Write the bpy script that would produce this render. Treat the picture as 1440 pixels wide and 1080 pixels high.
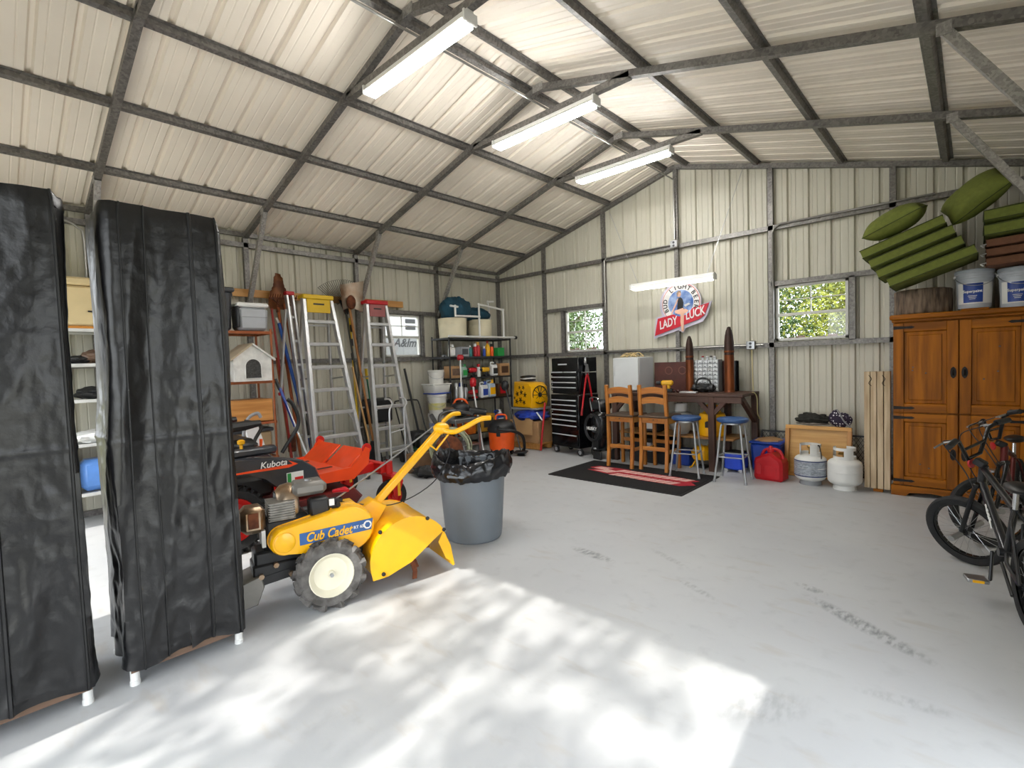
import bpy, bmesh, math, random
from mathutils import Vector as V, Matrix as M, noise as NZ
for o in list(bpy.data.objects): bpy.data.objects.remove(o)
scn = bpy.context.scene
COL = scn.collection
random.seed(7)
R = math.radians
PI = math.pi

# ------------------------------------------------------------------ camera
F_PX, YAW, PITCH, ROLL, CAM_H = 698.2, R(42.97), R(2.388), R(-1.896), 1.43
_F = V((-math.sin(YAW)*math.cos(PITCH), math.cos(YAW)*math.cos(PITCH), -math.sin(PITCH)))
_Rt = V((math.cos(YAW), math.sin(YAW), 0)); _U = _Rt.cross(_F)
RT = _Rt*math.cos(ROLL) + _U*math.sin(ROLL); UP = _U*math.cos(ROLL) - _Rt*math.sin(ROLL)
cam_d = bpy.data.cameras.new('camera'); cam = bpy.data.objects.new('camera', cam_d); COL.objects.link(cam)
cam_d.sensor_width = 36; cam_d.lens = F_PX/1440*36; cam_d.clip_start = .02
mw = M((RT, UP, -_F)).transposed().to_4x4(); mw.translation = (0, 0, CAM_H); cam.matrix_world = mw
scn.camera = cam

# ------------------------------------------------------------------ world, sun, exposure
w = bpy.data.worlds.new('sky'); scn.world = w; w.use_nodes = True
bg = w.node_tree.nodes['Background']; bg.inputs[0].default_value = (.90, .95, 1.0, 1); bg.inputs[1].default_value = 5.0
SUN_DIR = V((-.05, 1, -.815)).normalized()
sd = bpy.data.lights.new('sun', 'SUN'); sun = bpy.data.objects.new('sun', sd); COL.objects.link(sun)
sd.energy = 5.4; sd.angle = R(.6); sd.color = (1, .95, .87)
sun.rotation_euler = SUN_DIR.to_track_quat('-Z', 'Y').to_euler(); sun.location = (-1, -12, 14)
scn.view_settings.view_transform = 'Standard'; scn.view_settings.look = 'None'
scn.view_settings.gamma = 1; scn.view_settings.use_curve_mapping = False
scn.view_settings.exposure = 0.06
TUBE_POWER = 90.0

# ------------------------------------------------------------------ materials
def lin(h):
    if not isinstance(h, str): return tuple(h)
    c = [int(h[i:i+2], 16)/255 for i in (0, 2, 4)]
    return tuple(x/12.92 if x <= .04045 else ((x+.055)/1.055)**2.4 for x in c)
_mats = {}
def mat(name, col, rough=.5, metal=0, var=.10, scale=6, bump=0, bscale=60, col2=None, coat=0, stretch=(1, 1, 1), spec=.5, trans=0, detail=4):
    if name in _mats: return _mats[name]
    m = bpy.data.materials.new(name); m.use_nodes = True; nt = m.node_tree; n = nt.nodes; L = nt.links
    p = n['Principled BSDF']; c = lin(col)
    tc = n.new('ShaderNodeTexCoord'); mp = n.new('ShaderNodeMapping'); mp.inputs['Scale'].default_value = stretch
    L.new(tc.outputs['Object'], mp.inputs[0])
    nz = n.new('ShaderNodeTexNoise'); nz.inputs['Scale'].default_value = scale; nz.inputs['Detail'].default_value = detail
    L.new(mp.outputs[0], nz.inputs[0])
    mx = n.new('ShaderNodeMix'); mx.data_type = 'RGBA'
    a = lin(col2) if col2 else tuple(x*(1-var) for x in c); b = c if col2 else tuple(min(1, x*(1+var)) for x in c)
    mx.inputs[6].default_value = (*a, 1); mx.inputs[7].default_value = (*b, 1)
    rp = n.new('ShaderNodeValToRGB'); rp.color_ramp.elements[0].position = .35; rp.color_ramp.elements[1].position = .65
    L.new(nz.outputs[0], rp.inputs[0]); L.new(rp.outputs[0], mx.inputs[0]); L.new(mx.outputs[2], p.inputs['Base Color'])
    p.inputs['Roughness'].default_value = rough; p.inputs['Metallic'].default_value = metal
    p.inputs['Specular IOR Level'].default_value = spec; p.inputs['Coat Weight'].default_value = coat
    p.inputs['Transmission Weight'].default_value = trans
    if bump:
        nb = n.new('ShaderNodeTexNoise'); nb.inputs['Scale'].default_value = bscale; nb.inputs['Detail'].default_value = 5
        L.new(mp.outputs[0], nb.inputs[0])
        bp = n.new('ShaderNodeBump'); bp.inputs['Strength'].default_value = bump; bp.inputs['Distance'].default_value = .01
        L.new(nb.outputs[0], bp.inputs['Height']); L.new(bp.outputs[0], p.inputs['Normal'])
    _mats[name] = m; return m
def wood(name, col, dark, axis=2, rough=.45, scale=3, coat=0):
    st = [9, 9, 9]; st[axis] = .7
    return mat(name, col, rough, 0, col2=dark, scale=scale, stretch=tuple(st), coat=coat, bump=.12, bscale=6, detail=6)
def emit(name, col, s):
    m = bpy.data.materials.new(name); m.use_nodes = True; p = m.node_tree.nodes['Principled BSDF']
    p.inputs['Base Color'].default_value = (.9, .9, .9, 1); p.inputs['Emission Color'].default_value = (*col, 1); p.inputs['Emission Strength'].default_value = s
    return m
def glass_mat():
    m = bpy.data.materials.new('window_glass'); m.use_nodes = True; nt = m.node_tree; n = nt.nodes
    for x in list(n):
        if x.type != 'OUTPUT_MATERIAL': n.remove(x)
    t = n.new('ShaderNodeBsdfTransparent'); g = n.new('ShaderNodeBsdfGlossy'); g.inputs['Roughness'].default_value = .02
    mx = n.new('ShaderNodeMixShader'); mx.inputs[0].default_value = .06
    nt.links.new(t.outputs[0], mx.inputs[1]); nt.links.new(g.outputs[0], mx.inputs[2]); nt.links.new(mx.outputs[0], n['Material Output'].inputs[0])
    return m
def galv(name, c1, c2, rough=.42, scale=55):
    m = bpy.data.materials.new(name); m.use_nodes = True; nt = m.node_tree; n = nt.nodes; L = nt.links
    p = n['Principled BSDF']; tc = n.new('ShaderNodeTexCoord'); v = n.new('ShaderNodeTexVoronoi'); v.inputs['Scale'].default_value = scale
    L.new(tc.outputs['Object'], v.inputs[0]); nz = n.new('ShaderNodeTexNoise'); nz.inputs['Scale'].default_value = 5
    L.new(tc.outputs['Object'], nz.inputs[0])
    s = n.new('ShaderNodeSeparateColor'); L.new(v.outputs['Color'], s.inputs[0])
    ad = n.new('ShaderNodeMath'); ad.operation = 'MULTIPLY_ADD'; ad.inputs[1].default_value = .55; L.new(s.outputs[0], ad.inputs[0])
    m2 = n.new('ShaderNodeMath'); m2.operation = 'MULTIPLY'; m2.inputs[1].default_value = .6; L.new(nz.outputs[0], m2.inputs[0]); L.new(m2.outputs[0], ad.inputs[2])
    mx = n.new('ShaderNodeMix'); mx.data_type = 'RGBA'; mx.inputs[6].default_value = (*lin(c1), 1); mx.inputs[7].default_value = (*lin(c2), 1)
    L.new(ad.outputs[0], mx.inputs[0]); L.new(mx.outputs[2], p.inputs['Base Color'])
    p.inputs['Metallic'].default_value = .45; p.inputs['Roughness'].default_value = rough
    return m

GALV = galv('galvanised_steel', '4c4a48', '8a8783')
GALV_L = galv('bright_galvanised_steel', '6f6e6b', 'b5b2ad', scale=70)
SHEET = mat('pale_sheet_steel', 'bfbcad', .5, 0, var=.04, scale=1.2)
ROOFM = mat('roof_sheet_steel', 'efe6d8', .5, 0, var=.05, scale=1.0)
BLACK = mat('black_plastic', '17181a', .45, var=.2)
BLACKG = mat('gloss_black', '0d0e10', .18, var=.2)
RUBBER = mat('rubber', '1d1d1e', .8, var=.25, scale=25, bump=.15)
STEEL = mat('brushed_steel', 'a9abad', .32, .9, var=.08)
CHROME = mat('chrome', 'd5d6d8', .15, 1, var=.03)
ALU = mat('aluminium', 'c9cacb', .38, .75, var=.07, scale=12)
WHITE = mat('white_plastic', 'dedfdd', .45, var=.04)
WHITEP = mat('white_enamel', 'e4e4e0', .3, var=.03)
RED = mat('red_plastic', 'b3121d', .4, var=.1)
YEL = mat('yellow_paint', 'f2b206', .32, var=.05, coat=.3)
ORANGE = mat('orange_plastic', 'ee5a12', .45, var=.06)
BLUE = mat('blue_plastic', '1c3f9a', .4, var=.1)
GREEN = mat('green_plastic', '1f8a3c', .45, var=.1)
GREY = mat('grey_plastic', '8b8d90', .5, var=.08)
DGREY = mat('dark_grey_plastic', '34363a', .5, var=.15)
CARD = mat('cardboard', 'a9835a', .85, var=.08, scale=10)
RUST = mat('rusty_steel', '7d4526', .75, .3, col2='4a2718', scale=14, bump=.2)
PINE = wood('pine', 'c89452', 'b07c3d', 1)
PINEZ = wood('pine_upright', 'c08a4a', 'a87436', 2)
GLASS = glass_mat()

# ------------------------------------------------------------------ mesh helpers
class B:
    """collects shapes; build() links them as one mesh object"""
    def __init__(s): s.v = []; s.f = []; s.T = M.Identity(4)
    def add(s, vs, fs):
        k = len(s.v); s.v += [s.T @ V(p) for p in vs]; s.f += [[i+k for i in q] for q in fs]; return s
    def box(s, c, d, rot=None, bev=0, top=None):
        x, y, z = d[0]/2, d[1]/2, d[2]/2; vs = []; fs = []
        b = min(bev, x*.95, y*.95, z*.95)
        if b <= 0:
            for sx in (-1, 1):
                for sy in (-1, 1):
                    for sz in (-1, 1): vs.append(V((sx*x, sy*y, sz*z)))
            fs = [(0, 1, 3, 2), (4, 6, 7, 5), (0, 4, 5, 1), (2, 3, 7, 6), (0, 2, 6, 4), (1, 5, 7, 3)]
        else:
            idx = {}
            for sx in (-1, 1):
                for sy in (-1, 1):
                    for sz in (-1, 1):
                        for a in range(3):
                            q = [sx*(x-b), sy*(y-b), sz*(z-b)]; q[a] = (sx, sy, sz)[a]*(x, y, z)[a]
                            idx[(sx, sy, sz, a)] = len(vs); vs.append(V(q))
            S = (-1, 1)
            for a in range(3):
                u, w_ = (a+1) % 3, (a+2) % 3
                def key(sa, su, sw, ax):
                    t = [0, 0, 0]; t[a] = sa; t[u] = su; t[w_] = sw; return idx[(*t, ax)]
                for sa in S: fs.append([key(sa, *q, a) for q in ((-1, -1), (1, -1), (1, 1), (-1, 1))])
                for su in S:
                    for sw in S: fs.append([key(-1, su, sw, u), key(1, su, sw, u), key(1, su, sw, w_), key(-1, su, sw, w_)])
            for sx in S:
                for sy in S:
                    for sz in S: fs.append([idx[(sx, sy, sz, a)] for a in range(3)])
        if top:
            for q in vs:
                if q.z > 0: q.x *= top[0]; q.y *= top[1]
        if rot is not None:
            m = rot if isinstance(rot, M) else M.Rotation(rot, 4, 'Z'); vs = [m @ q for q in vs]
        c = V(c); return s.add([q+c for q in vs], fs)
    def bar(s, p, q, w_, h=None, bev=0, up=(0, 0, 1)):
        """square bar from p to q, width w_ (sideways) and h (towards up)"""
        p, q = V(p), V(q); d = q-p; l = d.length; d.normalize(); u = V(up)
        sx = d.cross(u)
        if sx.length < 1e-4: sx = d.cross(V((1, 0, 0)))
        sx.normalize(); uu = sx.cross(d)
        m = M((sx, d, uu)).transposed().to_4x4()
        return s.box((p+q)/2, (w_, l, h or w_), rot=m, bev=bev)
    def tube(s, pts, r, n=8, closed=False, cap=True):
        pts = [V(p) for p in pts]; k = len(pts); vs = []; fs = []; pn = None
        rr = r if isinstance(r, (list, tuple)) else [r]*k
        for i in range(k):
            if closed: t = pts[(i+1) % k]-pts[i-1]
            else: t = pts[min(i+1, k-1)]-pts[max(i-1, 0)]
            if t.length < 1e-9: t = V((0, 0, 1))
            t.normalize()
            if pn is None:
                pn = t.cross(V((0, 0, 1)))
                if pn.length < 1e-3: pn = t.cross(V((1, 0, 0)))
            pn = (pn - t*pn.dot(t))
            if pn.length < 1e-6: pn = t.orthogonal()
            pn.normalize(); bn = t.cross(pn)
            for j in range(n):
                a = 2*PI*j/n; vs.append(pts[i]+(pn*math.cos(a)+bn*math.sin(a))*rr[i])
        for i in range(k if closed else k-1):
            for j in range(n):
                i2 = (i+1) % k; fs.append((i*n+j, i*n+(j+1) % n, i2*n+(j+1) % n, i2*n+j))
        if cap and not closed: fs += [list(range(n))[::-1], [(k-1)*n+j for j in range(n)]]
        return s.add(vs, fs)
    def cyl(s, p, q, r, r2=None, n=16): return s.tube([p, q], [r, r if r2 is None else r2], n)
    def lathe(s, prof, n=24, c=(0, 0, 0), axis='Z', cap=True, fn=None):
        vs = []; fs = []; k = len(prof); c = V(c)
        for r, z in prof:
            for j in range(n):
                a = 2*PI*j/n; ra = r*(fn(a, z) if fn else 1); q = (ra*math.cos(a), ra*math.sin(a), z)
                if axis == 'X': q = (q[2], q[0], q[1])
                if axis == 'Y': q = (q[0], q[2], q[1])
                vs.append(V(q)+c)
        for i in range(k-1):
            for j in range(n): fs.append((i*n+j, i*n+(j+1) % n, (i+1)*n+(j+1) % n, (i+1)*n+j))
        if cap:
            if prof[0][0] > 1e-5: fs.append(list(range(n))[::-1])
            if prof[-1][0] > 1e-5: fs.append([(k-1)*n+j for j in range(n)])
        return s.add(vs, fs)
    def prism(s, out, d, axis='Y', at=0, bev=0):
        """outline of (a, b) pairs extruded by d along axis from at"""
        n = len(out)
        def q(a, b, t): return {'X': (t, a, b), 'Y': (a, t, b), 'Z': (a, b, t)}[axis]
        if bev:
            ca = sum(a for a, b in out)/n; cb = sum(b for a, b in out)/n
            mx = max(max(abs(a-ca), abs(b-cb)) for a, b in out); k = 1-bev/mx
            ins = [(ca+(a-ca)*k, cb+(b-cb)*k) for a, b in out]
            sg = 1 if d > 0 else -1
            rings = [(ins, at), (out, at+sg*bev), (out, at+d-sg*bev), (ins, at+d)]
        else: rings = [(out, at), (out, at+d)]
        vs = [q(a, b, t) for o_, t in rings for a, b in o_]; fs = []
        for i in range(len(rings)-1):
            for j in range(n): fs.append((i*n+j, i*n+(j+1) % n, (i+1)*n+(j+1) % n, (i+1)*n+j))
        k = (len(rings)-1)*n
        fs += [list(range(n))[::-1], [k+j for j in range(n)]]
        return s.add(vs, fs)
    def ball(s, c, r, u=16, v=10, fn=None):
        r = r if isinstance(r, (tuple, list)) else (r, r, r); vs = []; fs = []
        for i in range(v+1):
            t = PI*i/v
            for j in range(u):
                a = 2*PI*j/u; d = V((math.sin(t)*math.cos(a), math.sin(t)*math.sin(a), math.cos(t)))
                k = fn(d) if fn else 1
                vs.append((c[0]+d.x*r[0]*k, c[1]+d.y*r[1]*k, c[2]+d.z*r[2]*k))
        for i in range(v):
            for j in range(u): fs.append((i*u+j, i*u+(j+1) % u, (i+1)*u+(j+1) % u, (i+1)*u+j))
        return s.add(vs, fs)
    def grid(s, fn, nu, nv, closed=False):
        vs = [fn(i/nu, j/nv) for j in range(nv+1) for i in range(nu+1)]; k = nu+1
        return s.add(vs, [(j*k+i, j*k+i+1, (j+1)*k+i+1, (j+1)*k+i) for j in range(nv) for i in range(nu)])
    def mesh(s, name, m, smooth=True, angle=38, weld=True):
        bm = bmesh.new(); vv = [bm.verts.new(p) for p in s.v]
        for f in s.f:
            try: bm.faces.new([vv[i] for i in f])
            except ValueError: pass
        if weld: bmesh.ops.remove_doubles(bm, verts=bm.verts, dist=1e-5)
        bmesh.ops.recalc_face_normals(bm, faces=bm.faces)
        me = bpy.data.meshes.new(name); bm.to_mesh(me); bm.free(); me.materials.append(m)
        if smooth:
            me.shade_smooth(); me.set_sharp_from_angle(angle=R(angle))
        return me
    def build(s, name, m, parent=None, loc=(0, 0, 0), rot=None, smooth=True, angle=38):
        return link(name, s.mesh(name, m, smooth, angle), parent, loc, rot)
def link(name, me, parent=None, loc=(0, 0, 0), rot=None):
    o = bpy.data.objects.new(name, me); COL.objects.link(o); o.parent = parent; o.location = loc
    if rot is not None: o.rotation_euler = rot if hasattr(rot, '__len__') else (0, 0, rot)
    return o
def tag(o, label=None, cat=None, group=None, kind=None):
    if label: o['label'] = label
    if cat: o['category'] = cat
    if group: o['group'] = group
    if kind: o['kind'] = kind
    return o
def thing(name, label, cat, loc=(0, 0, 0), rz=0, group=None, rot=None):
    o = bpy.data.objects.new(name, None); COL.objects.link(o); o.location = loc; o.rotation_euler = rot or (0, 0, rz); o.empty_display_size = .1
    return tag(o, label, cat, group)
def struct(name, label):
    o = bpy.data.objects.new(name, None); COL.objects.link(o); o['kind'] = 'structure'; o['label'] = label; return o
def dup(o, parent=None, loc=None, rz=None, label=None):
    c = o.copy(); COL.objects.link(c); c.parent = parent
    if loc is not None: c.location = loc
    if rz is not None: c.rotation_euler = (0, 0, rz)
    if label: c['label'] = label
    for ch in list(o.children): dup(ch, c)
    return c
def text(s, size, m, parent, loc, rot, name='lettering', ext=.0008, shear=0, bold=0, sx=1, align='CENTER'):
    cu = bpy.data.curves.new(name, 'FONT'); cu.body = s; cu.size = size; cu.align_x = align; cu.align_y = 'CENTER'
    cu.extrude = ext; cu.shear = shear; cu.offset = bold; cu.resolution_u = 3
    t = bpy.data.objects.new(name, cu); COL.objects.link(t)
    me = bpy.data.meshes.new_from_object(t); bpy.data.objects.remove(t)
    me.name = name; me.materials.clear(); me.materials.append(m)
    o = link(name, me, parent, loc, rot); o.scale = (sx, 1, 1); return o
def arc(c, r, a0, a1, n, plane='XZ', rb=None):
    out = []
    for i in range(n+1):
        a = a0+(a1-a0)*i/n; p, q = r*math.cos(a), (rb or r)*math.sin(a)
        out.append(V(c)+V({'XZ': (p, 0, q), 'XY': (p, q, 0), 'YZ': (0, p, q)}[plane]))
    return out
def spline(pts, n=6):
    pts = [V(p) for p in pts]; P = [pts[0]*2-pts[1]]+pts+[pts[-1]*2-pts[-2]]; out = []
    for i in range(1, len(P)-2):
        for k in range(n):
            t = k/n; a, b, c, d = P[i-1:i+3]
            out.append(.5*((2*b)+(c-a)*t+(2*a-5*b+4*c-d)*t*t+(3*b-a-3*c+d)*t**3))
    return out+[pts[-1]]
def rrect(w_, h, r, n=4, cx=0, cy=0):
    out = []
    for sx, sy, a in ((1, 1, 0), (-1, 1, 90), (-1, -1, 180), (1, -1, 270)):
        for i in range(n+1):
            t = R(a+90*i/n); out.append((cx+sx*(w_/2-r)+r*math.cos(t), cy+sy*(h/2-r)+r*math.sin(t)))
    return out
RX90 = (PI/2, 0, 0)

# ================================================================== THE BUILDING
XL, XRW, XR, YB, YF = -6.664, .452, -3.106, 6.844, -.66
HE, SL = 3.166, .276
def roof(x): return HE+SL*((XR-XL)-abs(x-XR))
FRAMES = [YF, .858, 2.355, 3.865, 5.359, YB]
PITCH_A = math.atan(SL); PN = .2286*4

# floor: painted concrete with scuffs and tyre marks of its own
def floor_mat():
    m = bpy.data.materials.new('painted_concrete'); m.use_nodes = True; nt = m.node_tree; n = nt.nodes; L = nt.links; p = n['Principled BSDF']
    tc = n.new('ShaderNodeTexCoord')
    def nz(sc, d=5, st=None, rot=0):
        mp = n.new('ShaderNodeMapping'); mp.inputs['Scale'].default_value = st or (1, 1, 1); mp.inputs['Rotation'].default_value = (0, 0, rot)
        L.new(tc.outputs['Object'], mp.inputs[0]); x = n.new('ShaderNodeTexNoise'); x.inputs['Scale'].default_value = sc; x.inputs['Detail'].default_value = d
        L.new(mp.outputs[0], x.inputs[0]); return x.outputs[0]
    def ramp(s, a, b):
        r = n.new('ShaderNodeMapRange'); r.inputs[1].default_value = a; r.inputs[2].default_value = b; L.new(s, r.inputs[0]); return r.outputs[0]
    def mul(a, b):
        q = n.new('ShaderNodeMath'); q.operation = 'MULTIPLY'; L.new(a, q.inputs[0])
        if isinstance(b, float): q.inputs[1].default_value = b
        else: L.new(b, q.inputs[1])
        return q.outputs[0]
    def mix(f, a, b):
        q = n.new('ShaderNodeMix'); q.data_type = 'RGBA'; L.new(f, q.inputs[0])
        for k, c in ((6, a), (7, b)):
            if isinstance(c, str): q.inputs[k].default_value = (*lin(c), 1)
            else: L.new(c, q.inputs[k])
        return q.outputs[2]
    base = mix(ramp(nz(1.1), .3, .7), 'b2b4b7', 'bec0c1')
    base = mix(mul(ramp(nz(9, 6), .56, .75), .5), base, 'a6a8aa')
    base = mix(mul(ramp(nz(3.2, 8, (1, 3, 1)), .60, .72), .45), base, 'aca69e')
    # tyre marks: boxes (x, y, half length, half width, heading)
    for (x, y, a, b, hd, k) in ((-2.06, 3.02, .24, .065, R(-8), .72), (-.42, 3.08, .42, .07, R(-33), .75), (-.72, 3.38, .12, .05, R(-20), .6), (-1.25, 2.95, .2, .04, R(-25), .35), (-1.6, 3.3, .25, .04, R(-25), .25), (-.62, 2.1, .25, .12, R(50), .25), (-.2, 2.5, .2, .05, R(10), .3)):
        mp = n.new('ShaderNodeMapping'); mp.vector_type = 'TEXTURE'; mp.inputs['Location'].default_value = (x, y, 0); mp.inputs['Rotation'].default_value = (0, 0, hd); mp.inputs['Scale'].default_value = (a, b, 1)
        L.new(tc.outputs['Object'], mp.inputs[0]); g = n.new('ShaderNodeTexGradient'); g.gradient_type = 'SPHERICAL'; L.new(mp.outputs[0], g.inputs[0])
        msk = ramp(g.outputs[0], .05, .5)
        base = mix(mul(mul(msk, ramp(nz(26, 3, (1.5, .5, 1), hd), .38, .62)), k), base, '6d6e70')
    L.new(base, p.inputs['Base Color'])
    rr = n.new('ShaderNodeMapRange'); rr.inputs[3].default_value = .42; rr.inputs[4].default_value = .62; L.new(nz(2.5), rr.inputs[0]); L.new(rr.outputs[0], p.inputs['Roughness'])
    bp = n.new('ShaderNodeBump'); bp.inputs['Strength'].default_value = .12; bp.inputs['Distance'].default_value = .004; L.new(nz(40), bp.inputs['Height']); L.new(bp.outputs[0], p.inputs['Normal'])
    return m
fl = B().box(((XL+XRW)/2, (YF+YB)/2, -.06), (XRW-XL+.16, YB-YF+.16, .12)).build('floor', floor_mat(), smooth=False)
tag(fl, 'pale grey painted concrete floor with scuffs and tyre marks', kind='structure')

# sheet-steel profile: a main rib every 9 in, two faint ribs between
def profile(u0, u1, cuts=()):
    us = set([u0, u1]); prof = []
    for k in range(-2, int((u1-u0)/.2286)+3):
        for d, h in ((-.026, 0), (-.012, 1), (.012, 1), (.026, 0), (.066, 0), (.074, .16), (.082, 0), (.146, 0), (.154, .16), (.162, 0)):
            prof.append((u0+k*.2286+d, h))
    prof.sort()
    def hh(u):
        for (a, ha), (b, hb) in zip(prof, prof[1:]):
            if a <= u <= b: return ha+(hb-ha)*(u-a)/max(b-a, 1e-6)
        return 0
    for u, h in prof:
        if u0 < u < u1: us.add(u)
    for c in cuts:
        if u0 < c < u1: us.add(c)
    return [(u, hh(u)*.028) for u in sorted(us)]
def sheet_panel(name, m, parent, u0, u1, zb, zt, holes, place):
    """one 3 ft sheet; place(u, depth, z) gives the point; holes = (ua, ub, za, zb)"""
    cuts = [c for h in holes for c in h[:2]]; pr = profile(u0, u1, cuts); b = B()
    for (a, da), (c, dc) in zip(pr, pr[1:]):
        mid = (a+c)/2; seg = [(zb, None)]
        hs = sorted(h for h in holes if h[0] < mid < h[1])
        lo = [zb, zb]
        parts = []
        for h in hs: parts.append((lo[0], lo[1], h[2], h[2])); lo = [h[3], h[3]]
        parts.append((lo[0], lo[1], zt(a), zt(c)))
        for z0, z1, z2, z3 in parts:
            if z2-z0 < 1e-4 and z3-z1 < 1e-4: continue
            b.add([place(a, da, z0), place(c, dc, z1), place(c, dc, z3), place(a, da, z2)], [(0, 1, 2, 3)])
    return b.build(name, m, parent, angle=25)
def sheets(parent, m, u0, u1, zt, holes, place, zb=0):
    u = u0
    while u < u1-.02:
        v = min(u+PN, u1)
        if v-u > .02: sheet_panel('wall_panel', m, parent, u, v, zb, zt, [h for h in holes if h[0] < v and h[1] > u], place)
        u = v
SH = .032
WL = (-5.08, -4.33, 1.59, 2.285); WR = (-1.82, -1.06, 1.60, 2.28); WS = (4.30, 4.98, 1.595, 2.255)
gz = lambda x: roof(x)+.07
wall_back = struct('wall_back', 'pale ribbed sheet-steel gable wall at the back with two small windows')
sheets(wall_back, SHEET, XL-SH, XRW+SH, gz, (WL, WR), lambda u, d, z: (u, YB+SH+d, z))
wall_left = struct('wall_left', 'pale ribbed sheet-steel side wall behind the ladders and shelves')
sheets(wall_left, SHEET, YF-SH, YB+SH, lambda u: HE+.05, (WS,), lambda u, d, z: (XL-SH-d, u, z))
DS = (.35, 2.45, 0, 2.25)            # open side bay towards the yard
wall_right = struct('wall_right', 'pale ribbed sheet-steel side wall beside the bicycles with an open bay')
sheets(wall_right, SHEET, YF-SH, YB+SH, lambda u: HE+.05, (DS,), lambda u, d, z: (XRW+SH+d, u, z))
DF = (-2.66, -.50, 0, 2.42); DF2 = (-6.2, -3.75, 0, 2.42)
wall_front = struct('wall_front', 'pale ribbed sheet-steel front gable with two open roll-up doorways')
sheets(wall_front, SHEET, XL-SH, XRW+SH, gz, (DF2, DF), lambda u, d, z: (u, YF-SH-d, z))

# roof: one sheet mesh shared by all panels of both slopes
ceiling = struct('ceiling', 'cream ribbed sheet-steel roof seen from below on dark steel purlins')
rp = profile(0, PN); LEN = (XR-XL+.06)
b = B()
for (a, da), (c, dc) in zip(rp, rp[1:]):
    b.add([(0, a, da), (0, c, dc), (-LEN, c, dc-SL*LEN), (-LEN, a, da-SL*LEN)], [(0, 1, 2, 3)])
panel_me = b.mesh('roof_panel', ROOFM, angle=25)
b = B()
for (a, da), (c, dc) in zip(rp, rp[1:]):
    b.add([(0, a, da), (0, c, dc), (LEN, c, dc-SL*LEN), (LEN, a, da-SL*LEN)], [(0, 1, 2, 3)])
panel_me2 = b.mesh('roof_panel', ROOFM, angle=25)
RZ = roof(XR)+.026
yy = YB+SH+.12-PN*9
for i in range(9):
    for me in (panel_me, panel_me2): link('roof_panel', me, ceiling, (XR, yy+i*PN, RZ))
B().box((XR, (YB+YF)/2, RZ+.045), (.3, YB-YF+.3, .012)).build('ridge_cap', ROOFM, ceiling)
# purlins (hat section)
def purlin(x):
    z = roof(x); sg = 1 if x < XR else -1
    out = [(-.052, .022), (-.052, .017), (-.030, .017), (-.022, -.024), (.022, -.024), (.030, .017), (.052, .017), (.052, .022)]
    ca, sa = math.cos(PITCH_A), math.sin(PITCH_A)*sg
    o2 = [(x+a*ca-b_*sa, z+a*sa+b_*ca) for a, b_ in out]
    return B().prism(o2, YB-YF-.01, 'Y', YF).build('purlin', GALV, ceiling, smooth=False)
for x in (-5.968, -5.061, -4.175, -3.245, -2.935, -2.02, -1.115, -.215): purlin(x)
B().bar((XL-.0, YF, HE-.03), (XL-.0, YB, HE-.03), .05, .05).build('purlin', GALV, ceiling, smooth=False)
B().bar((XRW, YF, HE-.03), (XRW, YB, HE-.03), .05, .05).build('purlin', GALV, ceiling, smooth=False)

# frames: posts, rafters, knee braces, peak tie
T = .057
def bar(name, p, q, parent, m=GALV, w_=T, h=None, up=(0, 0, 1)): return B().bar(p, q, w_, h, up=up).build(name, m, parent, smooth=False)
names = {1: 'first', 2: 'second', 3: 'third', 4: 'fourth', 5: 'fifth', 6: 'sixth'}
for i, y in enumerate(FRAMES):
    if i == 5: t = struct('trim_6', 'dark galvanised tube frame of the back gable')
    else: t = struct('trim_%d' % (i+1), 'galvanised tube roof frame %s from the front gable' % names[i+1])
    dz = -.054
    if i == 5: dz = -.03
    for sg, xw in ((-1, XL), (1, XRW)):
        bar('post', (xw, y, 0), (xw, y, HE-.07), t, up=(0, 1, 0))
        bar('rafter', (xw, y, roof(xw)+dz), (XR, y, roof(XR)+dz), t)
        if i not in (0, 5):
            ko, kz = (.66, 2.27) if sg < 0 else (.585, 2.36)
            bar('knee_brace', (xw-sg*.035, y, kz), (xw-sg*ko, y, roof(xw-sg*ko)-.075), t, GALV_L, .05)
            B().box((xw-sg*ko, y-.032, roof(xw-sg*ko)-.08), (.07, .006, .07)).build('gusset_plate', GALV_L, t)
    if i not in (0, 5):
        bar('peak_tie', (XR-.93, y, 3.815), (XR+.98, y, 3.815), t)
        B().box((XR, y-.031, roof(XR)-.06), (.12, .006, .07)).build('gusset_plate', GALV_L, t)
# back gable posts and girts
for x in (-5.525, -4.30, -3.095, -1.865, -.65): bar('post', (x, YB, 0), (x, YB, roof(x)-.06), wall_back, up=(0, 1, 0))
bar('girt', (XL, YB, 3.007), (XRW, YB, 3.007), wall_back)
bar('girt', (XL, YB, 1.552), (XRW, YB, 1.552), wall_back)
bar('girt', (-5.525, YB, 2.312), (-4.30, YB, 2.312), wall_back); bar('girt', (-1.865, YB, 2.312), (-.65, YB, 2.312), wall_back)
bar('jamb', (-5.135, YB, 1.57), (-5.135, YB, 2.30), wall_back, up=(0, 1, 0)); bar('jamb', (-1.018, YB, 1.57), (-1.018, YB, 2.30), wall_back, up=(0, 1, 0))
bar('base_rail', (XL, YB, .03), (XRW, YB, .03), wall_back)
bar('girt', (XL, YF, 3.007), (XL, YB, 3.007), wall_left); bar('girt', (XL, YF, 1.552), (XL, YB, 1.552), wall_left)
bar('girt', (XL, 3.865, 2.295), (XL, 5.359, 2.295), wall_left); bar('base_rail', (XL, YF, .03), (XL, YB, .03), wall_left)
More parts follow.
